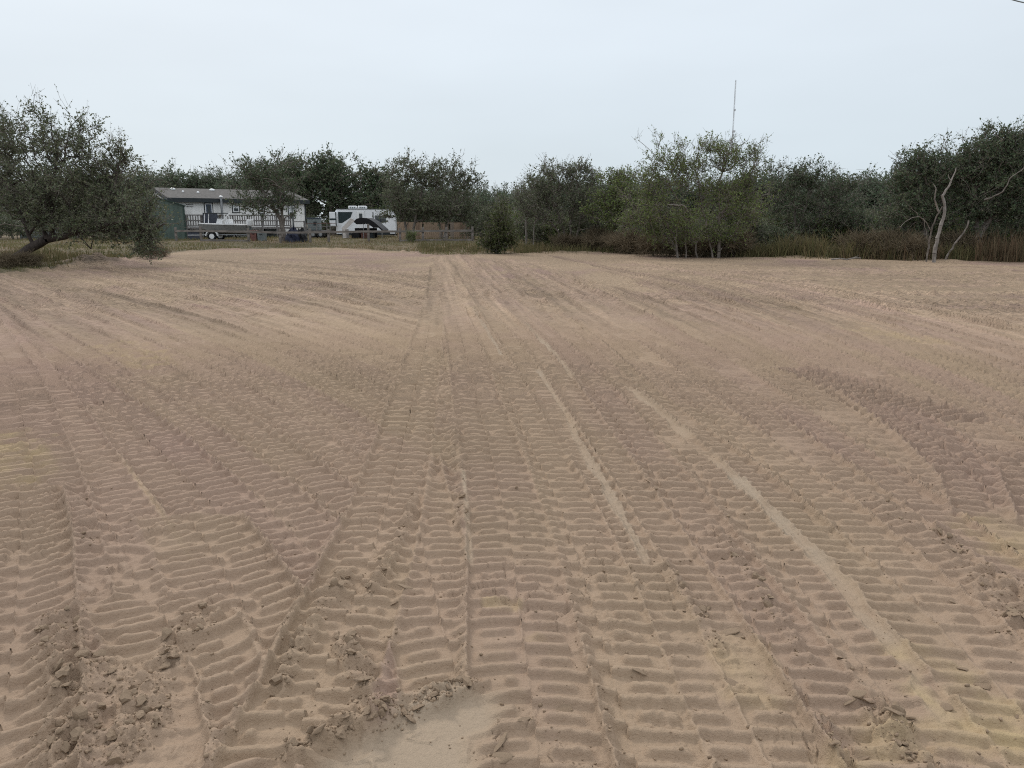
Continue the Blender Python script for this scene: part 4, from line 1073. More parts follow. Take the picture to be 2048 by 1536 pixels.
def prism(par, name, m, poly, axis, a0, a1, smooth=False):
    """polygon of (p, q) extruded along an axis: axis x: (y, z); axis y: (x, z); axis z: (x, y)"""
    def put(p, q, a):
        return {'x': (a, p, q), 'y': (p, a, q), 'z': (p, q, a)}[axis]
    n = len(poly)
    V = [put(p, q, a0) for p, q in poly] + [put(p, q, a1) for p, q in poly]
    F = [list(range(n)), list(range(2 * n - 1, n - 1, -1))] + [(i, i + n, (i + 1) % n + n, (i + 1) % n) for i in range(n)]
    o = mesh_obj(name, V, F, m, par)
    import bmesh
    bm = bmesh.new(); bm.from_mesh(o.data); bmesh.ops.recalc_face_normals(bm, faces=bm.faces); bm.to_mesh(o.data); bm.free()
    return o

def rod(par, name, m, pts, r, sides=8, r1=None):
    Q = np.array(pts, float); rr_ = np.linspace(r, r if r1 is None else r1, len(Q))
    V, F = tubes(Q[:-1], Q[1:], rr_[:-1], rr_[1:], sides)
    V = list(map(tuple, V)); F = [tuple(f) for f in F]
    F.append(tuple(range(sides))); F.append(tuple(range(len(V) - 1, len(V) - sides - 1, -1)))
    return mesh_obj(name, V, F, m, par)

def lathe(par, name, m, prof, axis='y', loc=(0, 0, 0), n=20):
    """profile of (radius, along) turned about an axis"""
    V = []; F = []
    for r, h in prof:
        for k in range(n):
            a = 2 * pi * k / n; p, q = r * cos(a), r * sin(a)
            V.append({'y': (p, h, q), 'x': (h, p, q), 'z': (p, q, h)}[axis])
    for i in range(len(prof) - 1):
        F += [(i * n + k, i * n + (k + 1) % n, (i + 1) * n + (k + 1) % n, (i + 1) * n + k) for k in range(n)]
    F.append(tuple(range(n))); F.append(tuple(range((len(prof) - 1) * n, len(prof) * n)))
    return mesh_obj(name, V, F, m, par, loc=loc, smooth=False)

M_WHITE = mat('white_siding', (0.87, 0.86, 0.83), rough=.6, var=.10, scale=1.5, stretch=(3, 3, .5))
M_TRIM = mat('dark_trim', (0.035, 0.042, 0.045), rough=.6, var=.15)
M_WPAINT = mat('white_paint', (0.81, 0.82, 0.82), rough=.5, var=.08)
M_SHINGLE = mat('grey_shingles', (0.095, 0.09, 0.085), rough=.9, var=.22, scale=4, bump=.01, bscale=25)
M_GREEN = mat('green_sheet_metal', (0.098, 0.135, 0.115), rough=.5, var=.15, scale=1.2)
M_GREEND = mat('green_trim', (0.035, 0.06, 0.05), rough=.5, var=.15)
M_SLATE = mat('slate_blue_door', (0.085, 0.105, 0.145), rough=.5, var=.1)
M_GLASS = mat('window_glass', (0.075, 0.085, 0.09), rough=.08, var=.2); M_GLASS.node_tree.nodes['Principled BSDF'].inputs['Specular IOR Level'].default_value = .8
M_PANE_REFL = mat('white_pane_reflection', (0.50, 0.52, 0.52), rough=.5, var=.1)  # white reflection on the upper window panes, painted as a pale colour
M_DECK = mat('weathered_deck_wood', (0.20, 0.19, 0.185), rough=.9, var=.25, scale=5, stretch=(1, 1, .3))
M_FENCE = mat('weathered_fence_wood', (0.21, 0.185, 0.165), rough=.9, var=.25, scale=5, stretch=(.3, 1, 1))
M_PLANK = [mat('fence_plank_%s' % k, c, rough=.9, var=.22, scale=4, stretch=(2, 2, .3)) for k, c in (('tan', (0.42, 0.31, 0.225)), ('brown', (0.32, 0.225, 0.165)), ('grey', (0.35, 0.285, 0.235)))]
M_NAVY = mat('navy_canvas', (0.070, 0.078, 0.100), rough=.8, var=.2)
M_BLACK = mat('black_tarp', (0.012, 0.012, 0.014), rough=.55, var=.3)
M_TYRE = mat('tyre_rubber', (0.015, 0.015, 0.016), rough=.85, var=.2)
M_STEEL = mat('galvanised_steel', (0.33, 0.34, 0.35), rough=.45, var=.15, metal=.6)
M_HULL = mat('grey_hull', (0.20, 0.20, 0.19), rough=.45, var=.12)
M_RED = mat('faded_red_plastic', (0.21, 0.10, 0.085), rough=.6, var=.15)
M_GREYP = mat('grey_plastic', (0.19, 0.215, 0.215), rough=.6, var=.15)
M_BLUE = mat('blue_tarp', (0.018, 0.022, 0.045), rough=.5, var=.25)
M_CAMPER = mat('camper_white', (0.80, 0.82, 0.84), rough=.35, var=.06, scale=1.0)
M_DARKG = mat('dark_graphic', (0.030, 0.045, 0.048), rough=.4, var=.2)
M_CANVAS = mat('pale_canvas', (0.60, 0.56, 0.53), rough=.85, var=.12)
M_RUSTB = mat('dull_red_brown', (0.15, 0.075, 0.06), rough=.8, var=.2)
M_TOWER = mat('tower_steel', (0.55, 0.56, 0.58), rough=.6, var=.1)

# ---------------------------------------------------------------- white house with grey roof
A_H = radians(38)
HO = W(347, 470, 68)
H = Frame(HO[0], 68, A_H)
L_H = H.at(609, 402)[0]; EAVE = H.at(347, 398)[1]; DEPTH = 8.2
house = H.root('mobile_home')
RISE = .92
FLOOR = H.at(420, 454, 0)[1]
prism(house, 'wall', M_WHITE, [(0, FLOOR - .05), (DEPTH, FLOOR - .05), (DEPTH, EAVE), (DEPTH / 2, EAVE + RISE - .02), (0, EAVE)], 'x', 0, L_H)
for k in range(9):                                                    # skirting sheets below the floor, with gaps
    w_ = L_H / 9
    box(house, 'skirting_panel', M_WHITE if k % 3 else M_GREYP, (k * w_ + .1, k * w_ + w_ - .12), (.10, .13), (-.1, FLOOR - .06))
box(house, 'underfloor', M_TRIM, (.05, L_H - .05), (.3, DEPTH - .2), (.02, FLOOR - .06))
ov = .32
for nm, s0, s1 in (('roof', -.35, DEPTH / 2), ('roof', DEPTH + .35, DEPTH / 2)):
    sl = RISE / (DEPTH / 2); z_e = EAVE - .35 * sl + .05
    prism(house, nm, M_SHINGLE, [(s0, z_e), (s1, EAVE + RISE + .05), (s1, EAVE + RISE + .17), (s0, z_e + .12)], 'x', -ov, L_H + ov)
box(house, 'fascia', M_TRIM, (-ov - .02, L_H + ov + .02), (-.40, -.352), (EAVE - .26, EAVE + .10))
prism(house, 'rake_trim', M_TRIM, [(-.36, EAVE - .24), (DEPTH / 2, EAVE + RISE - .14), (DEPTH / 2, EAVE + RISE + .04), (-.36, EAVE - .06)], 'x', -ov - .05, -ov - .005)
prism(house, 'rake_trim', M_TRIM, [(-.36, EAVE - .24), (DEPTH / 2, EAVE + RISE - .14), (DEPTH / 2, EAVE + RISE + .04), (-.36, EAVE - .06)], 'x', L_H + ov + .005, L_H + ov + .05)
box(house, 'corner_trim', M_TRIM, (L_H - .04, L_H + .06), (-.05, .06), (-.05, EAVE - .05))
box(house, 'corner_trim', M_TRIM, (-.06, .05), (-.05, .06), (-.05, EAVE - .05))
def opening(name, u0, u1, v0, v1, fill):
    x0, z1 = H.at(u0, v0); x1, z0 = H.at(u1, v1)
    o = box(house, name, M_TRIM, (x0, x1), (-.045, -.004), (z0, z1))
    cx, cz = (x0 + x1) / 2, (z0 + z1) / 2; c = np.array(o.location)
    def sub(nm, m, xa, xb, za, zb, d):
        q = box(o, nm, m, (xa - c[0], xb - c[0]), (-.045 - d - c[1], -.046 - c[1]), (za - c[2], zb - c[2])); return q
    t = .075
    sub('frame', M_WPAINT, x0 + t, x1 - t, z0 + t, z1 - t, .02)
    fill(sub, x0 + t + .085, x1 - t - .085, z0 + t + .085, z1 - t - .085)
    return o
opening('door', 407, 429, 405, 455, lambda sub, a, b, c, d: (sub('door_leaf', M_SLATE, a, b, c - .05, d, .035), sub('glazing', M_GLASS, a + .1, b - .1, c + (d - c) * .5, d - .1, .042)))
def sash(sub, a, b, c, d):
    sub('pane', M_PANE_REFL, a, b, (c + d) / 2 + .04, d, .035); sub('pane', M_GLASS, a, b, c, (c + d) / 2 - .04, .035)
opening('window', 463, 480, 405, 426, sash)
opening('window', 575, 591, 410, 437, sash)
opening('window', 515, 530, 407, 428, sash)
def on_roof(u, v, f):
    """place along the front slope at fraction f from eave to ridge"""
    yy = -.35 + (DEPTH / 2 + .35) * f; x, _ = H.at(u, v, -yy)
    return x, yy, EAVE + .12 + (yy) * RISE / (DEPTH / 2) + .05
for u, v, f, r in ((345, 380, .85, .26), (424, 383, .85, .26), (366, 384, .6, .10), (396, 385, .55, .12), (570, 389, .8, .16)):
    x, yy, z = on_roof(u, v, f)
    lathe(house, 'roof_vent', M_WPAINT, [(r * .9, -.1), (r, .03), (r * .8, .10), (r * .3, .14)], 'z', (x, yy, z), 12)
x, _ = H.at(443, 410, .55)
fl_ = rod(house, 'flue_pipe', M_STEEL, [(x, -.55, FLOOR + .6), (x, -.55, EAVE + .22)], .10, 10)
lathe(fl_, 'cap', M_WPAINT, [(.05, -.02), (.17, 0), (.15, .08), (.04, .13)], 'z', (x, -.55, EAVE + .22), 12)
xb, zb = H.at(372, 409); xe, _ = H.at(386, 409)
rod(house, 'conduit', M_DECK, [(xb, -.05, zb), (xe, -.05, zb)], .02, 6); rod(house, 'conduit', M_DECK, [(xb, -.05, zb - .17), (xe, -.05, zb - .17)], .02, 6)
tag(house, 'long white mobile home with grey shingle roof and dark trim', 'house')

# ---------------------------------------------------------------- deck with railing along its front
OFF = 2.3
deck = empty('deck', house.location, A_H)
x0 = H.at(372, 450, OFF)[0]; x1 = H.at(583, 450, OFF)[0]
box(deck, 'platform', M_DECK, (x0, x1), (-OFF, -.06), (FLOOR - .16, FLOOR - .02))
npst = 8
for k in range(npst):
    xx = x0 + (x1 - x0 - .12) * k / (npst - 1)
    box(deck, 'post', M_DECK, (xx, xx + .11), (-OFF - .02, -OFF + .09), (-.15, FLOOR + 1.06))
rl = [box(deck, 'rail', M_DECK, (x0, x1), (-OFF - .05, -OFF - .022), (FLOOR + z, FLOOR + z + .10)) for z in (.96, .50, .06)]
nb = int((x1 - x0) / .21)
for k in range(nb):
    xx = x0 + .15 + k * .21
    b_ = box(rl[0], 'baluster', M_DECK, (xx - (x0 + x1) / 2, xx + .085 - (x0 + x1) / 2), (.032, .055), (-.92, -.05))
    if k and k % 5 == 3: b_.scale = (1, 1, .93)
tag(deck, 'raised weathered wood deck with slatted railing before the white house', 'deck')
sx0 = x1 + .15
st = empty('porch_steps', house.location, A_H)
for k in range(3):
    box(st, 'step', M_DECK, (sx0 + .32 * k, sx0 + .30 + .32 * k), (-OFF + .1, -OFF + 1.2), (FLOOR - .2 - .19 * k, FLOOR - .14 - .19 * k))
for k, xx in enumerate((sx0, sx0 + 1.05)):
    box(st, 'newel_post', M_DECK, (xx, xx + .12), (-OFF - .02, -OFF + .1), (-.1, FLOOR + (1.0, .55)[k]))
box(st, 'handrail', M_DECK, (sx0 + .13, sx0 + 1.04), (-OFF, -OFF + .06), (FLOOR + .42, FLOOR + .5)); box(st, 'stringer', M_DECK, (sx0, sx0 + 1.1), (-OFF + .04, -OFF + .09), (-.1, FLOOR - .62))
tag(st, 'short wooden porch steps with posts at the right end of the deck', 'steps')
xa, za = H.at(405, 426, OFF + .08); xb, zb = H.at(436, 447, OFF + .08)
nv = 14; V = []; F = []
for j in range(6):
    for i in range(nv):
        V.append((xa + (xb - xa) * i / (nv - 1), -OFF - .075 - .03 * sin(i * 1.7) * (j / 5) - .01, za + (zb - za) * (j / 5) + .02 * sin(i)))
for j in range(5):
    F += [(j * nv + i, j * nv + i + 1, (j + 1) * nv + i + 1, (j + 1) * nv + i) for i in range(nv - 1)]
n_ = len(V); V += [(p[0], p[1] + .015, p[2]) for p in V]; F += [tuple(q + n_ for q in f[::-1]) for f in F]
nt_ = mesh_obj('hung_tarp', V, F, M_NAVY, smooth=True); nt_.location = house.location; nt_.rotation_euler = (0, 0, A_H)
tag(nt_, 'dull navy tarp hung over the deck railing below the blue door', 'tarp')

# ---------------------------------------------------------------- green metal shed
SO = W(236, 474, 61.5)
S_ = Frame(SO[0], 61.5, radians(25)); shed = S_.root('metal_shed')
WS = S_.at(371, 450)[0]; HE = S_.at(371, 412)[1]; HP = S_.at(303, 391)[1]
prism(shed, 'wall', M_GREEN, [(0, -.1), (WS, -.1), (WS, HE), (WS / 2, HP), (0, HE)], 'y', 0, 6)
k = 0
while k * .34 + .1 < WS:
    xx = k * .34 + .1; top = HE + (HP - HE) * (1 - abs(xx - WS / 2) / (WS / 2)) - .06
    box(shed, 'panel_rib', M_GREEN, (xx, xx + .045), (-.03, -.002), (-.05, top)); k += 1
for s in (0, 1):
    xe = -.12 if s == 0 else WS + .12; ze = HE - .12 * (HP - HE) / (WS / 2)
    prism(shed, 'roof', M_GREEND, [(xe, ze), (WS / 2, HP), (WS / 2, HP + .08), (xe, ze + .08)], 'y', -.12, 6.1)
box(shed, 'corner_trim', M_GREEND, (WS - .09, WS + .03), (-.045, .1), (-.05, HE - .05))
tag(shed, 'green ribbed metal shed at the left end of the white house', 'shed')
# low grey building glimpsed behind the leaning oak
B_ = Frame(W(40, 475, 66)[0], 66, radians(4)); gb = B_.root('grey_outbuilding')
bw = B_.at(120, 460)[0]
box(gb, 'wall', M_GREYP, (0, bw), (0, 4), (-.1, 1.35)); prism(gb, 'roof', M_SHINGLE, [(-.2, 1.32), (4.2, 1.5), (4.2, 1.6), (-.2, 1.4)], 'x', -.2, bw + .2)
for k in range(4): box(gb, 'siding_board', M_DECK, (.02, bw - .02), (-.02, -.002), (.1 + k * .34, .12 + k * .34))
tag(gb, 'low grey outbuilding glimpsed behind the leaning oak', 'shed')

# ---------------------------------------------------------------- boat on its trailer
BO = W(400, 474, 60.5)
b_f = Frame(BO[0], 60.5, radians(4)); boat = b_f.root('boat')
def bz(v): return b_f.at(440, v)[1]
LB = b_f.at(494, 460)[0]
sheer = bz(450); keel = bz(470)
sec = [(0.0, .06, .78, .05, .62, .02), (.10, .42, .80, .34, .52, .10), (.30, .82, .82, .66, .40, .02), (.60, .95, .82, .80, .34, .0), (.85, .95, .80, .82, .33, .0), (1.0, .93, .80, .80, .33, .0)]
V = []; F = []
hz_ = sheer - keel
for (t, bs, zs, bc, zc, zk) in sec:
    xx = t * LB; zk_ = keel + hz_ * (.62 * (1 - min(t / .35, 1)) ** 1.6)
    zs_ = sheer + .10 * (1 - t) - .02; zc_ = zk_ + (zs_ - zk_) * .36
    V += [(xx, -bs, zs_), (xx, -bc, zc_), (xx, 0, zk_), (xx, bc, zc_), (xx, bs, zs_)]
for i in range(len(sec) - 1):
    F += [(i * 5 + j, i * 5 + j + 1, i * 5 + 6 + j, i * 5 + 5 + j) for j in range(4)]
F.append(tuple(range(25, 30))); F.append((4, 3, 2, 1, 0))
mesh_obj('hull', V, F, M_HULL, boat)
dk = [(t * LB, s * bs * 1.03, sheer + .10 * (1 - t) - .02) for s in (-1, 1) for (t, bs, *_r) in sec]
n6 = len(sec); Vd = dk + [(x, y, z + .07) for x, y, z in dk]
Fd = [(i, i + 1, n6 + i + 1, n6 + i) for i in range(n6 - 1)] + [(2 * n6 + i, 3 * n6 + i, 3 * n6 + i + 1, 2 * n6 + i + 1) for i in range(n6 - 1)]
Fd += [(i, 2 * n6 + i, 2 * n6 + i + 1, i + 1) for i in range(n6 - 1)] + [(n6 + i, n6 + i + 1, 3 * n6 + i + 1, 3 * n6 + i) for i in range(n6 - 1)] + [(0, n6, 3 * n6, 2 * n6), (n6 - 1, 3 * n6 - 1, 4 * n6 - 1, 2 * n6 - 1)]
mesh_obj('deck', Vd, Fd, M_WPAINT, boat)
xc0, zc1 = b_f.at(434, 437); xc1, _ = b_f.at(447, 437)
cs_ = prism(boat, 'console', M_WPAINT, [(xc0, sheer + .06), (xc1, sheer + .06), (xc1 - .05, zc1 - .05), (xc0 + .12, zc1)], 'y', -.35, .35)
prism(cs_, 'windscreen', M_GLASS, [(xc0 + .10, zc1), (xc0 + .16, zc1 + .02), (xc0 + .30, zc1 + .30), (xc0 + .26, zc1 + .30)], 'y', -.3, .3)
xs0, _ = b_f.at(452, 440); box(boat, 'leaning_seat', M_WPAINT, (xs0, xs0 + .45), (-.38, .38), (sheer + .06, sheer + .42), .04)
tx0, tz = b_f.at(411, 427); tx1, _ = b_f.at(452, 427)
for y in (-.5, .5):
    rod(boat, 'frame_tube', M_WPAINT, [(tx0, y, sheer + .05), (tx0 + .08, y, tz)], .03, 6)
    rod(boat, 'frame_tube', M_WPAINT, [(tx1 + .25, y, sheer + .05), (tx1 - .05, y, tz)], .03, 6)
rod(boat, 'frame_tube', M_WPAINT, [(tx1 - .25, -.5, tz - .62), (tx1 + .42, -.5, tz + .02)], .04, 6)
box(boat, 'top_canopy', M_TRIM, (tx0 + .02, tx1), (-.62, .62), (tz - .01, tz + .05), .015)
ox, oz = b_f.at(489, 450)
ob = box(boat, 'outboard_motor', M_WPAINT, (LB + .05, LB + .5), (-.2, .2), (sheer - .1, sheer + .42), .07)
box(ob, 'leg', M_GREYP, (-.08, .08), (-.06, .06), (-.95, -.25))
lathe(ob, 'propeller', M_TRIM, [(.05, -.02), (.13, .02), (.04, .06)], 'x', (.12, 0, -.9), 8)
tag(boat, 'grey and white centre console boat parked on a trailer', 'boat')
tr = b_f.root('boat_trailer')
for y in (-.55, .55): box(tr, 'frame_rail', M_STEEL, (.25, LB + .1), (y - .04, y + .04), (keel - .02 + .02, keel + .08))
for t in (.4, .8): box(tr, 'crossbar', M_STEEL, (LB * t, LB * t + .07), (-.5, .5), (keel - .08, keel - .01))
rod(tr, 'tongue', M_STEEL, [(.3, 0, keel - .02), (-.9, 0, keel - .02)], .045, 6)
wx, wz = b_f.at(425, 468, .95)
for y in (-1.08, 1.08):
    wh = lathe(tr, 'wheel', M_TYRE, [(.20, -.10), (.30, -.10), (.335, -.05), (.335, .05), (.30, .10), (.20, .10)], 'y', (wx, y, .33), 20)
    lathe(wh, 'rim', M_WPAINT, [(.05, -.11), (.19, -.105), (.19, .105), (.05, .11)], 'y', (0, 0, 0), 16)
    pts = [(wx + .47 * cos(a), .36 + .44 * sin(a)) for a in np.linspace(pi, 0, 9)]; inn = [(wx + .40 * cos(a), .36 + .38 * sin(a)) for a in np.linspace(0, pi, 9)]
    prism(tr, 'fender', M_WPAINT, pts + inn, 'y', y - .13, y + .13)
tag(tr, 'galvanised boat trailer with white fenders under the boat', 'trailer')

# ---------------------------------------------------------------- post and rail fence along the yard
fence = empty('rail_fence', (W(500, 478, 57.5)[0], 57.5, 0)); fo = np.array(fence.location)
def fp(u, D): p = W(u, 470, D); return p[0] - fo[0], D - fo[1]
fpo = [(352, 58.5, 1.0), (402, 58, 1.08), (497, 57.5, 1.0), (560, 57.3, 1.0), (620, 57.2, 1.02), (657, 57.2, .95), (737, 57.2, 1.28), (800, 57, 1.0), (846, 57, 1.0), (893, 57, 1.0), (945, 57, 1.02)]
prev = None
for u, D, h in fpo:
    x, y = fp(u, D); z = gz(x + fo[0], D)
    box(fence, 'post', M_FENCE, (x - .08, x + .08), (y - .08, y + .08), (z - .1, z + h), .015)
    if prev:
        px_, py_, pz_, = prev
        for zz, on in ((.74, True), (.08, u in (497, 893, 945, 846))):
            if not on: continue
            V = []
            for (ax, ay, az) in ((px_, py_, pz_), (x, y, z)):
                V += [(ax, ay - .125, az + zz - .075), (ax, ay - .085, az + zz - .075), (ax, ay - .085, az + zz + .075), (ax, ay - .125, az + zz + .075)]
            V[0] = tuple(V[0])
            mesh_obj('rail', V, [(0, 1, 2, 3), (7, 6, 5, 4), (0, 4, 5, 1), (1, 5, 6, 2), (2, 6, 7, 3), (3, 7, 4, 0)], M_FENCE, fence)
    prev = (x, y, z)
tag(fence, 'long weathered post and rail fence along the front of the yard', 'fence')

# ---------------------------------------------------------------- plank fence
pf = empty('plank_fence', (W(795, 480, 64)[0], 64, gz(W(795, 480, 64)[0], 64))); po = np.array(pf.location)
rp = random.Random(4)
u = 796
while u < 947:
    if not (842 < u < 847 or 894 < u < 898.5):
        a = W(u, 480, 64); b = W(u + 3.55, 480, 64)
        top = W(u, 443.5 + (u - 796) * .02 + rp.uniform(-.5, .5), 64)[2] - po[2]
        m_ = M_PLANK[0 if u < 890 and rp.random() < .7 else rp.choice((0, 1, 2))]
        box(pf, 'plank', m_, (a[0] - po[0], b[0] - po[0]), (-.03 - rp.uniform(0, .015), 0), (-.05, top))
    u += 3.75
for u in (797, 844, 896, 945):
    a = W(u, 480, 64)[0] - po[0]; box(pf, 'post', M_BARKD, (a - .06, a + .09), (.02, .14), (-.1, 1.55))
for z in (.35, 1.2):
    box(pf, 'rail', M_PLANK[1], (0, W(946, 480, 64)[0] - po[0]), (.002, .05), (z, z + .09))
tag(pf, 'brown vertical plank fence right of the parked camper', 'fence')

# ---------------------------------------------------------------- camper
RO = W(673, 476, 75); R_ = Frame(RO[0], 75, radians(5)); rv = R_.root('camper_trailer')
RW = R_.at(791, 450)[0]; RT = R_.at(740, 419)[1]; RB = R_.at(740, 463)[1]
prism(rv, 'body', M_CAMPER, [(0, RB), (RW, RB), (RW, RT - .75), (RW - .30, RT - .12), (RW - .55, RT), (.12, RT), (0, RT - .14)], 'y', 0, 2.45)
box(rv, 'roof_edge', M_STEEL, (.1, RW - .6), (-.03, 2.48), (RT + .003, RT + .05))
def rp_(u0, u1, v0, v1, nm, m, d, par=None):
    x0, z1 = R_.at(u0, v0); x1, z0 = R_.at(u1, v1); return box(rv, nm, m, (x0, x1), (-d, -.003), (z0, z1), .02)
w1 = rp_(750, 772, 431, 445, 'window', M_GLASS, .03)
xw0, zw1 = R_.at(760, 431); box(w1, 'mullion', M_TRIM, (-.02, .02), (-.03, -.017), (-.3, .3))
w2 = rp_(718, 725, 427, 437, 'window', M_GLASS, .03)
dr_ = rp_(713, 729, 423, 456, 'door', M_WPAINT, .02); box(dr_, 'handle', M_TRIM, (.25, .30), (-.03, -.011), (-.05, .05))
rp_(729.5, 731, 422, 457, 'trim_strip', M_DARKG, .015); rp_(745, 748, 424, 458, 'trim_strip', M_DARKG, .015)
gx0, gz1 = R_.at(676, 424); gx1, gz0 = R_.at(706, 446)
prism(rv, 'side_graphic', M_DARKG, [(gx0, gz1), (gx1, gz1), (gx1 - .2, gz1 - .5), (gx0 + .35, gz0), (gx0, gz0)], 'y', -.014, -.003)
box(rv, 'skirt', M_TRIM, (.1, RW - .1), (.08, 2.3), (RB - .32, RB - .004))
for xx, zz in ((.02, RB - .3), (RW - .55, RB - .3)): box(rv, 'bumper_panel', M_CAMPER, (xx, xx + .5), (-.03, .05), (zz + .1, zz + .3))
x0_, z1_ = R_.at(658, 424, .45); x1_, z0_ = R_.at(673, 452, .45)
so = box(rv, 'slide_out', M_CAMPER, (x0_, .15), (-.45, 1.6), (z0_, z1_), .03)
box(so, 'slide_band', M_DARKG, (-(.15 - x0_) / 2 + .02, (.15 - x0_) / 2 - .02), (-1.045, -1.027), (-.10, .06))
box(so, 'slide_edge', M_DARKG, ((.15 - x0_) / 2 - .10, (.15 - x0_) / 2 - .01), (-1.05, -1.028), (-(z1_ - z0_) / 2, (z1_ - z0_) / 2))
for u0, u1 in ((697, 713), (716, 733)):
    ax0, az1 = R_.at(u0, 411, -1.0); ax1, _ = R_.at(u1, 411, -1.0)
    ac = box(rv, 'air_conditioner', M_WPAINT, (ax0, ax1), (.7, 1.7), (RT + .055, RT + .36), .06)
    for q in range(3): box(ac, 'grille', M_GREYP, (-.25 + q * .2, -.11 + q * .2), (-.515, -.502), (-.08, .06))
for xx in (RW * .45, RW * .45 + .85):
    wh = lathe(rv, 'wheel', M_TYRE, [(.18, -.10), (.31, -.10), (.34, -.05), (.34, .05), (.31, .10), (.18, .10)], 'y', (xx, .10, .33), 18)
    lathe(wh, 'rim', M_STEEL, [(.05, -.11), (.17, -.105), (.17, .1), (.05, .1)], 'y', (0, 0, 0), 14)
rod(rv, 'stabiliser_jack', M_STEEL, [(RW - .25, .2, RB - .3), (RW + .05, .1, .0)], .035, 6)
tag(rv, 'white travel trailer camper with two roof air conditioners', 'camper')

# ---------------------------------------------------------------- fabric shelter before the camper
TO = W(684, 477, 66); T_ = Frame(TO[0], 66, 0); sh = T_.root('fabric_shelter')
def tp(u, v): return T_.at(u, v)
arc = [tp(*p) for p in ((708, 441), (714, 437), (722, 435.5), (732, 436), (740, 439), (748, 444), (755, 450), (762, 456), (766, 460))]
low = [(x - .04, z - .13) for x, z in arc][::-1]; low = [(x, z - (.35 if 2 < i < 8 else 0)) for i, (x, z) in enumerate(low)]
prism(sh, 'roof_cover', M_BLACK, arc + low, 'y', 0, 3.0)
a, b, c, d = tp(683, 457), tp(692, 459), tp(710, 441), tp(702, 436)
prism(sh, 'side_flap', M_CANVAS, [a, b, c, d], 'y', -.04, .0)
a, b, c, d = tp(684, 457), tp(690, 458), tp(692, 476), tp(687, 476)
prism(sh, 'side_curtain', M_CANVAS, [a, b, c, d], 'y', -.05, 1.4)
for u in (685, 727, 764): xx = tp(u, 470)[0]; rod(sh, 'pole', M_STEEL, [(xx, .05, -.05), (xx, .05, tp(u, 458)[1] if u != 727 else tp(u, 437)[1] - .05)], .03, 6)
x0_, z1_ = tp(697, 459); x1_, z0_ = tp(744, 477)
box(sh, 'back_curtain', M_BLACK, (x0_, x1_), (2.6, 2.66), (-.05, z1_ + .1))
tag(sh, 'black arched fabric shelter with pale side flap before the camper', 'shelter')
ic = T_.root('stored_load'); 
rl_ = random.Random(8)
for (xa, xb, zz, m_) in ((x0_ + .1, x0_ + .8, .5, M_BLACK), (x0_ + .9, x0_ + 1.5, .65, M_RUSTB), (x0_ + 1.55, x1_, .45, M_TRIM)):
    box(ic, 'crate', m_, (xa, xb), (.6, 1.5), (0, zz), .04)
tag(ic, 'dark stored crates in the shade of the fabric shelter', 'crates')

# ---------------------------------------------------------------- smaller things in the yard
def heap(name, mats, u0, u1, vt, D, label, cat, depth=.9, seed=1):
    c = W((u0 + u1) / 2, 470, D); zg = gz(c[0], D); o = empty(name, (c[0], D, zg)); rx = (u1 - u0) / 2 * D / FPX; hz2 = W(u0, vt, D)[2] - zg
    rg_ = np.random.default_rng(seed)
    for k, (m_, sx, w_, hh) in enumerate(mats):
        V = []; F = []; na, nr = 18, 7
        for i in range(nr):
            t = i / (nr - 1)
            for j in range(na):
                a = 2 * pi * j / na; q = 1 + .16 * sin(3 * a + seed + k) + .10 * rg_.normal() * (t > 0)
                V.append((sx * rx + rx * w_ * t ** .7 * cos(a) * q, depth * w_ * t ** .7 * sin(a) * q, hz2 * hh * (1 - t ** 1.6) * (1 + .12 * rg_.normal()) if i < nr - 1 else -.03))
        for i in range(nr - 1): F += [(i * na + j, i * na + (j + 1) % na, (i + 1) * na + (j + 1) % na, (i + 1) * na + j) for j in range(na)]
        mesh_obj('tarp' if k == 0 else 'cover', V, F, m_, o)
    tag(o, label, cat); return o
heap('covered_heap', [(M_BLUE, -.25, .72, 1.0), (M_BLACK, .45, .60, .92), (M_GREYP, -.05, .25, .55)], 572, 615, 456, 58.5, 'heap covered with a blue and a black tarp by the rail fence', 'heap', seed=3)
def bin_(name, m_, u0, u1, v0, D, label):
    p = W(u0, 474, D); q = W(u1, 474, D); zg = gz(p[0], D); h = W(u0, v0, D)[2] - zg; o = empty(name, (p[0], D, zg)); w = q[0] - p[0]
    V = [(.04, .04, 0), (w - .04, .04, 0), (w - .04, .46, 0), (.04, .46, 0), (0, 0, h), (w, 0, h), (w, .5, h), (0, .5, h)]
    mesh_obj('body', V, [(3, 2, 1, 0), (0, 1, 5, 4), (1, 2, 6, 5), (2, 3, 7, 6), (3, 0, 4, 7), (4, 5, 6, 7)], m_, o)
    box(o, 'lid', m_, (-.03, w + .03), (-.03, .53), (h + .002, h + .05), .02); box(o, 'handle', M_TRIM, (w * .3, w * .7), (-.05, -.004), (h * .7, h * .76))
    tag(o, label, 'bin')
bin_('storage_bin', M_RED, 500, 513, 462, 59.5, 'faded red storage bin beside the stern of the boat')
bin_('storage_bin', M_GREYP, 514, 530, 464, 59.5, 'grey-green storage bin right of the red bin')
bin_('storage_bin', M_NAVY, 376, 398, 465, 62.0, 'bluish low storage bin between the green shed and the boat')
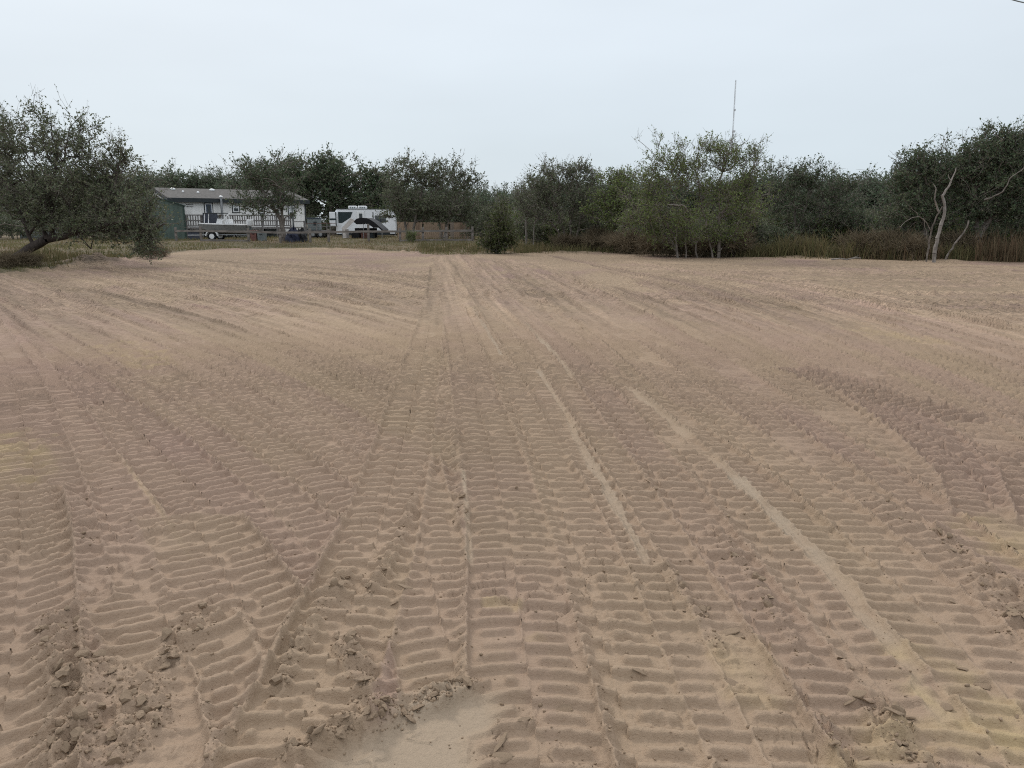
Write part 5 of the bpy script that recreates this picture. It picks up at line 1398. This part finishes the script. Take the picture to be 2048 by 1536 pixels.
# utility trailer with stacked load right of the house
uf = Frame(W(612, 475, 68)[0], 68, radians(3)); ut = uf.root('utility_trailer'); uw = uf.at(655, 470)[0]
box(ut, 'bed', M_DECK, (0, uw), (0, 1.6), (.55, .65))
for z in (.95, 1.25):
    for y in (0, 1.55): rod(ut, 'side_rail', M_RUSTB if z > 1 else M_DECK, [(0, y, z), (uw + .5, y, z)], .025, 6)
for xx in (.02, uw * .5, uw - .05):
    for y in (0, 1.55): box(ut, 'stake', M_DECK, (xx, xx + .07), (y - .035, y + .035), (.45, 1.3))
for xx in (uw * .35, uw * .7):
    for y in (-.16, 1.72):
        wh = lathe(ut, 'wheel', M_TYRE, [(.17, -.09), (.29, -.09), (.32, 0), (.29, .09), (.17, .09)], 'y', (xx, y, .31), 16)
        lathe(wh, 'rim', M_STEEL, [(.04, -.095), (.16, -.092), (.16, .092), (.04, .095)], 'y', (0, 0, 0), 12)
tag(ut, 'stake-sided utility trailer between the house and the camper', 'trailer')
ld = uf.root('load_box')
box(ld, 'body', M_GREYP, (.1, uw * .62), (.3, 1.3), (.66, 1.65), .05); box(ld, 'lid', M_SLATE, (.05, uw * .62 + .05), (.25, 1.35), (1.655, 1.72), .02); box(ld, 'vent', M_TRIM, (uw * .35, uw * .5), (.27, .298), (1.1, 1.4))
tag(ld, 'grey boxy load standing on the utility trailer', 'box')
# slender pole before the right-hand window
pp = W(587.5, 476, 60); pole = empty('slender_pole', (pp[0], 60, gz(pp[0], 60)))
rod(pole, 'shaft', M_GREYP, [(0, 0, -.1), (0, 0, W(587, 402, 60)[2] - pole.location[2])], .05, 8, .04); lathe(pole, 'cap', M_STEEL, [(.05, -.02), (.06, .02), (.02, .06)], 'z', (0, 0, W(587, 402, 60)[2] - pole.location[2]), 8)
tag(pole, 'slender grey pole standing before the right-hand house window', 'pole')
# dark bush at the foot of the forked tree, fallen branch, bits of litter
x, y = at_px(822, 55.5); copy_tree(brushes[2], x, y, .42, 1.0, 'small green bush at the foot of the forked tree', 'small bush')['category'] = 'bush'
fb = W(1690, 516, 33.2); lg = empty('fallen_branch', (fb[0], 33.2, gz(fb[0], 33.2)))
rod(lg, 'stem', M_PALE, [(-.55, .1, .03), (-.2, 0, .07), (.1, .03, .03), (.45, 0, .10), (.7, .05, .09)], .035, 7, .02); rod(lg, 'side_branch', M_PALE, [(.1, .03, .04), (.3, -.12, .12), (.5, -.15, .2)], .016, 5, .008)
tag(lg, 'bleached fallen branch at the sand edge before the tall grass', 'branch')

# ---------------------------------------------------------------- lattice mast far behind the trees
TD = 430.0
tb = W(1454, 470, TD); mast = empty('lattice_mast', (tb[0], TD, 0)); mh = W(1472, 160, TD)[2]; sw = .32
cor = [(sw * cos(a), sw * sin(a)) for a in (pi / 2, pi / 2 + 2 * pi / 3, pi / 2 + 4 * pi / 3)]
for cx, cy in cor: rod(mast, 'leg', M_TOWER, [(cx, cy, 0), (cx, cy, mh)], .055, 6)
nb = int(mh / 1.6); P0 = []; P1 = []
for k in range(nb):
    z0, z1 = k * mh / nb, (k + 1) * mh / nb
    for i in range(3):
        a, b = cor[i], cor[(i + 1) % 3]
        P0 += [(*a, z0), (*a, z0)]; P1 += [(*b, z1), (*b, z0)]
V, F = tubes(np.array(P0), np.array(P1), np.full(len(P0), .04), np.full(len(P0), .04), 4)
tag(mesh_obj('lattice_bracing', V, F, M_TOWER, mast), kind='stuff')
for zf, w_ in ((.655, 1.3), (.63, .8), (.80, .8)):
    box(mast, 'antenna', M_TOWER, (-w_ * .3, w_), (-.3, .3), (mh * zf - .6, mh * zf + .5), .1)
tag(mast, 'tall thin lattice radio mast rising behind the trees', 'mast')
# ---------------------------------------------------------------- cable crossing the upper right corner
ca = W(1900, -40, 13); cb = W(2048, 5.5, 12.6); dirv = (cb - ca)
pts = [ca + dirv * t + np.array((0, 0, -.35 * t * (1 - t) * .2)) for t in np.linspace(-6, 9, 40)]
cab = mesh_obj('overhead_cable', *tubes(np.array(pts[:-1]), np.array(pts[1:]), np.full(39, .009), np.full(39, .009), 6), M_GREYP)
tag(cab, 'thin grey overhead cable crossing the top right corner of the sky', 'cable')
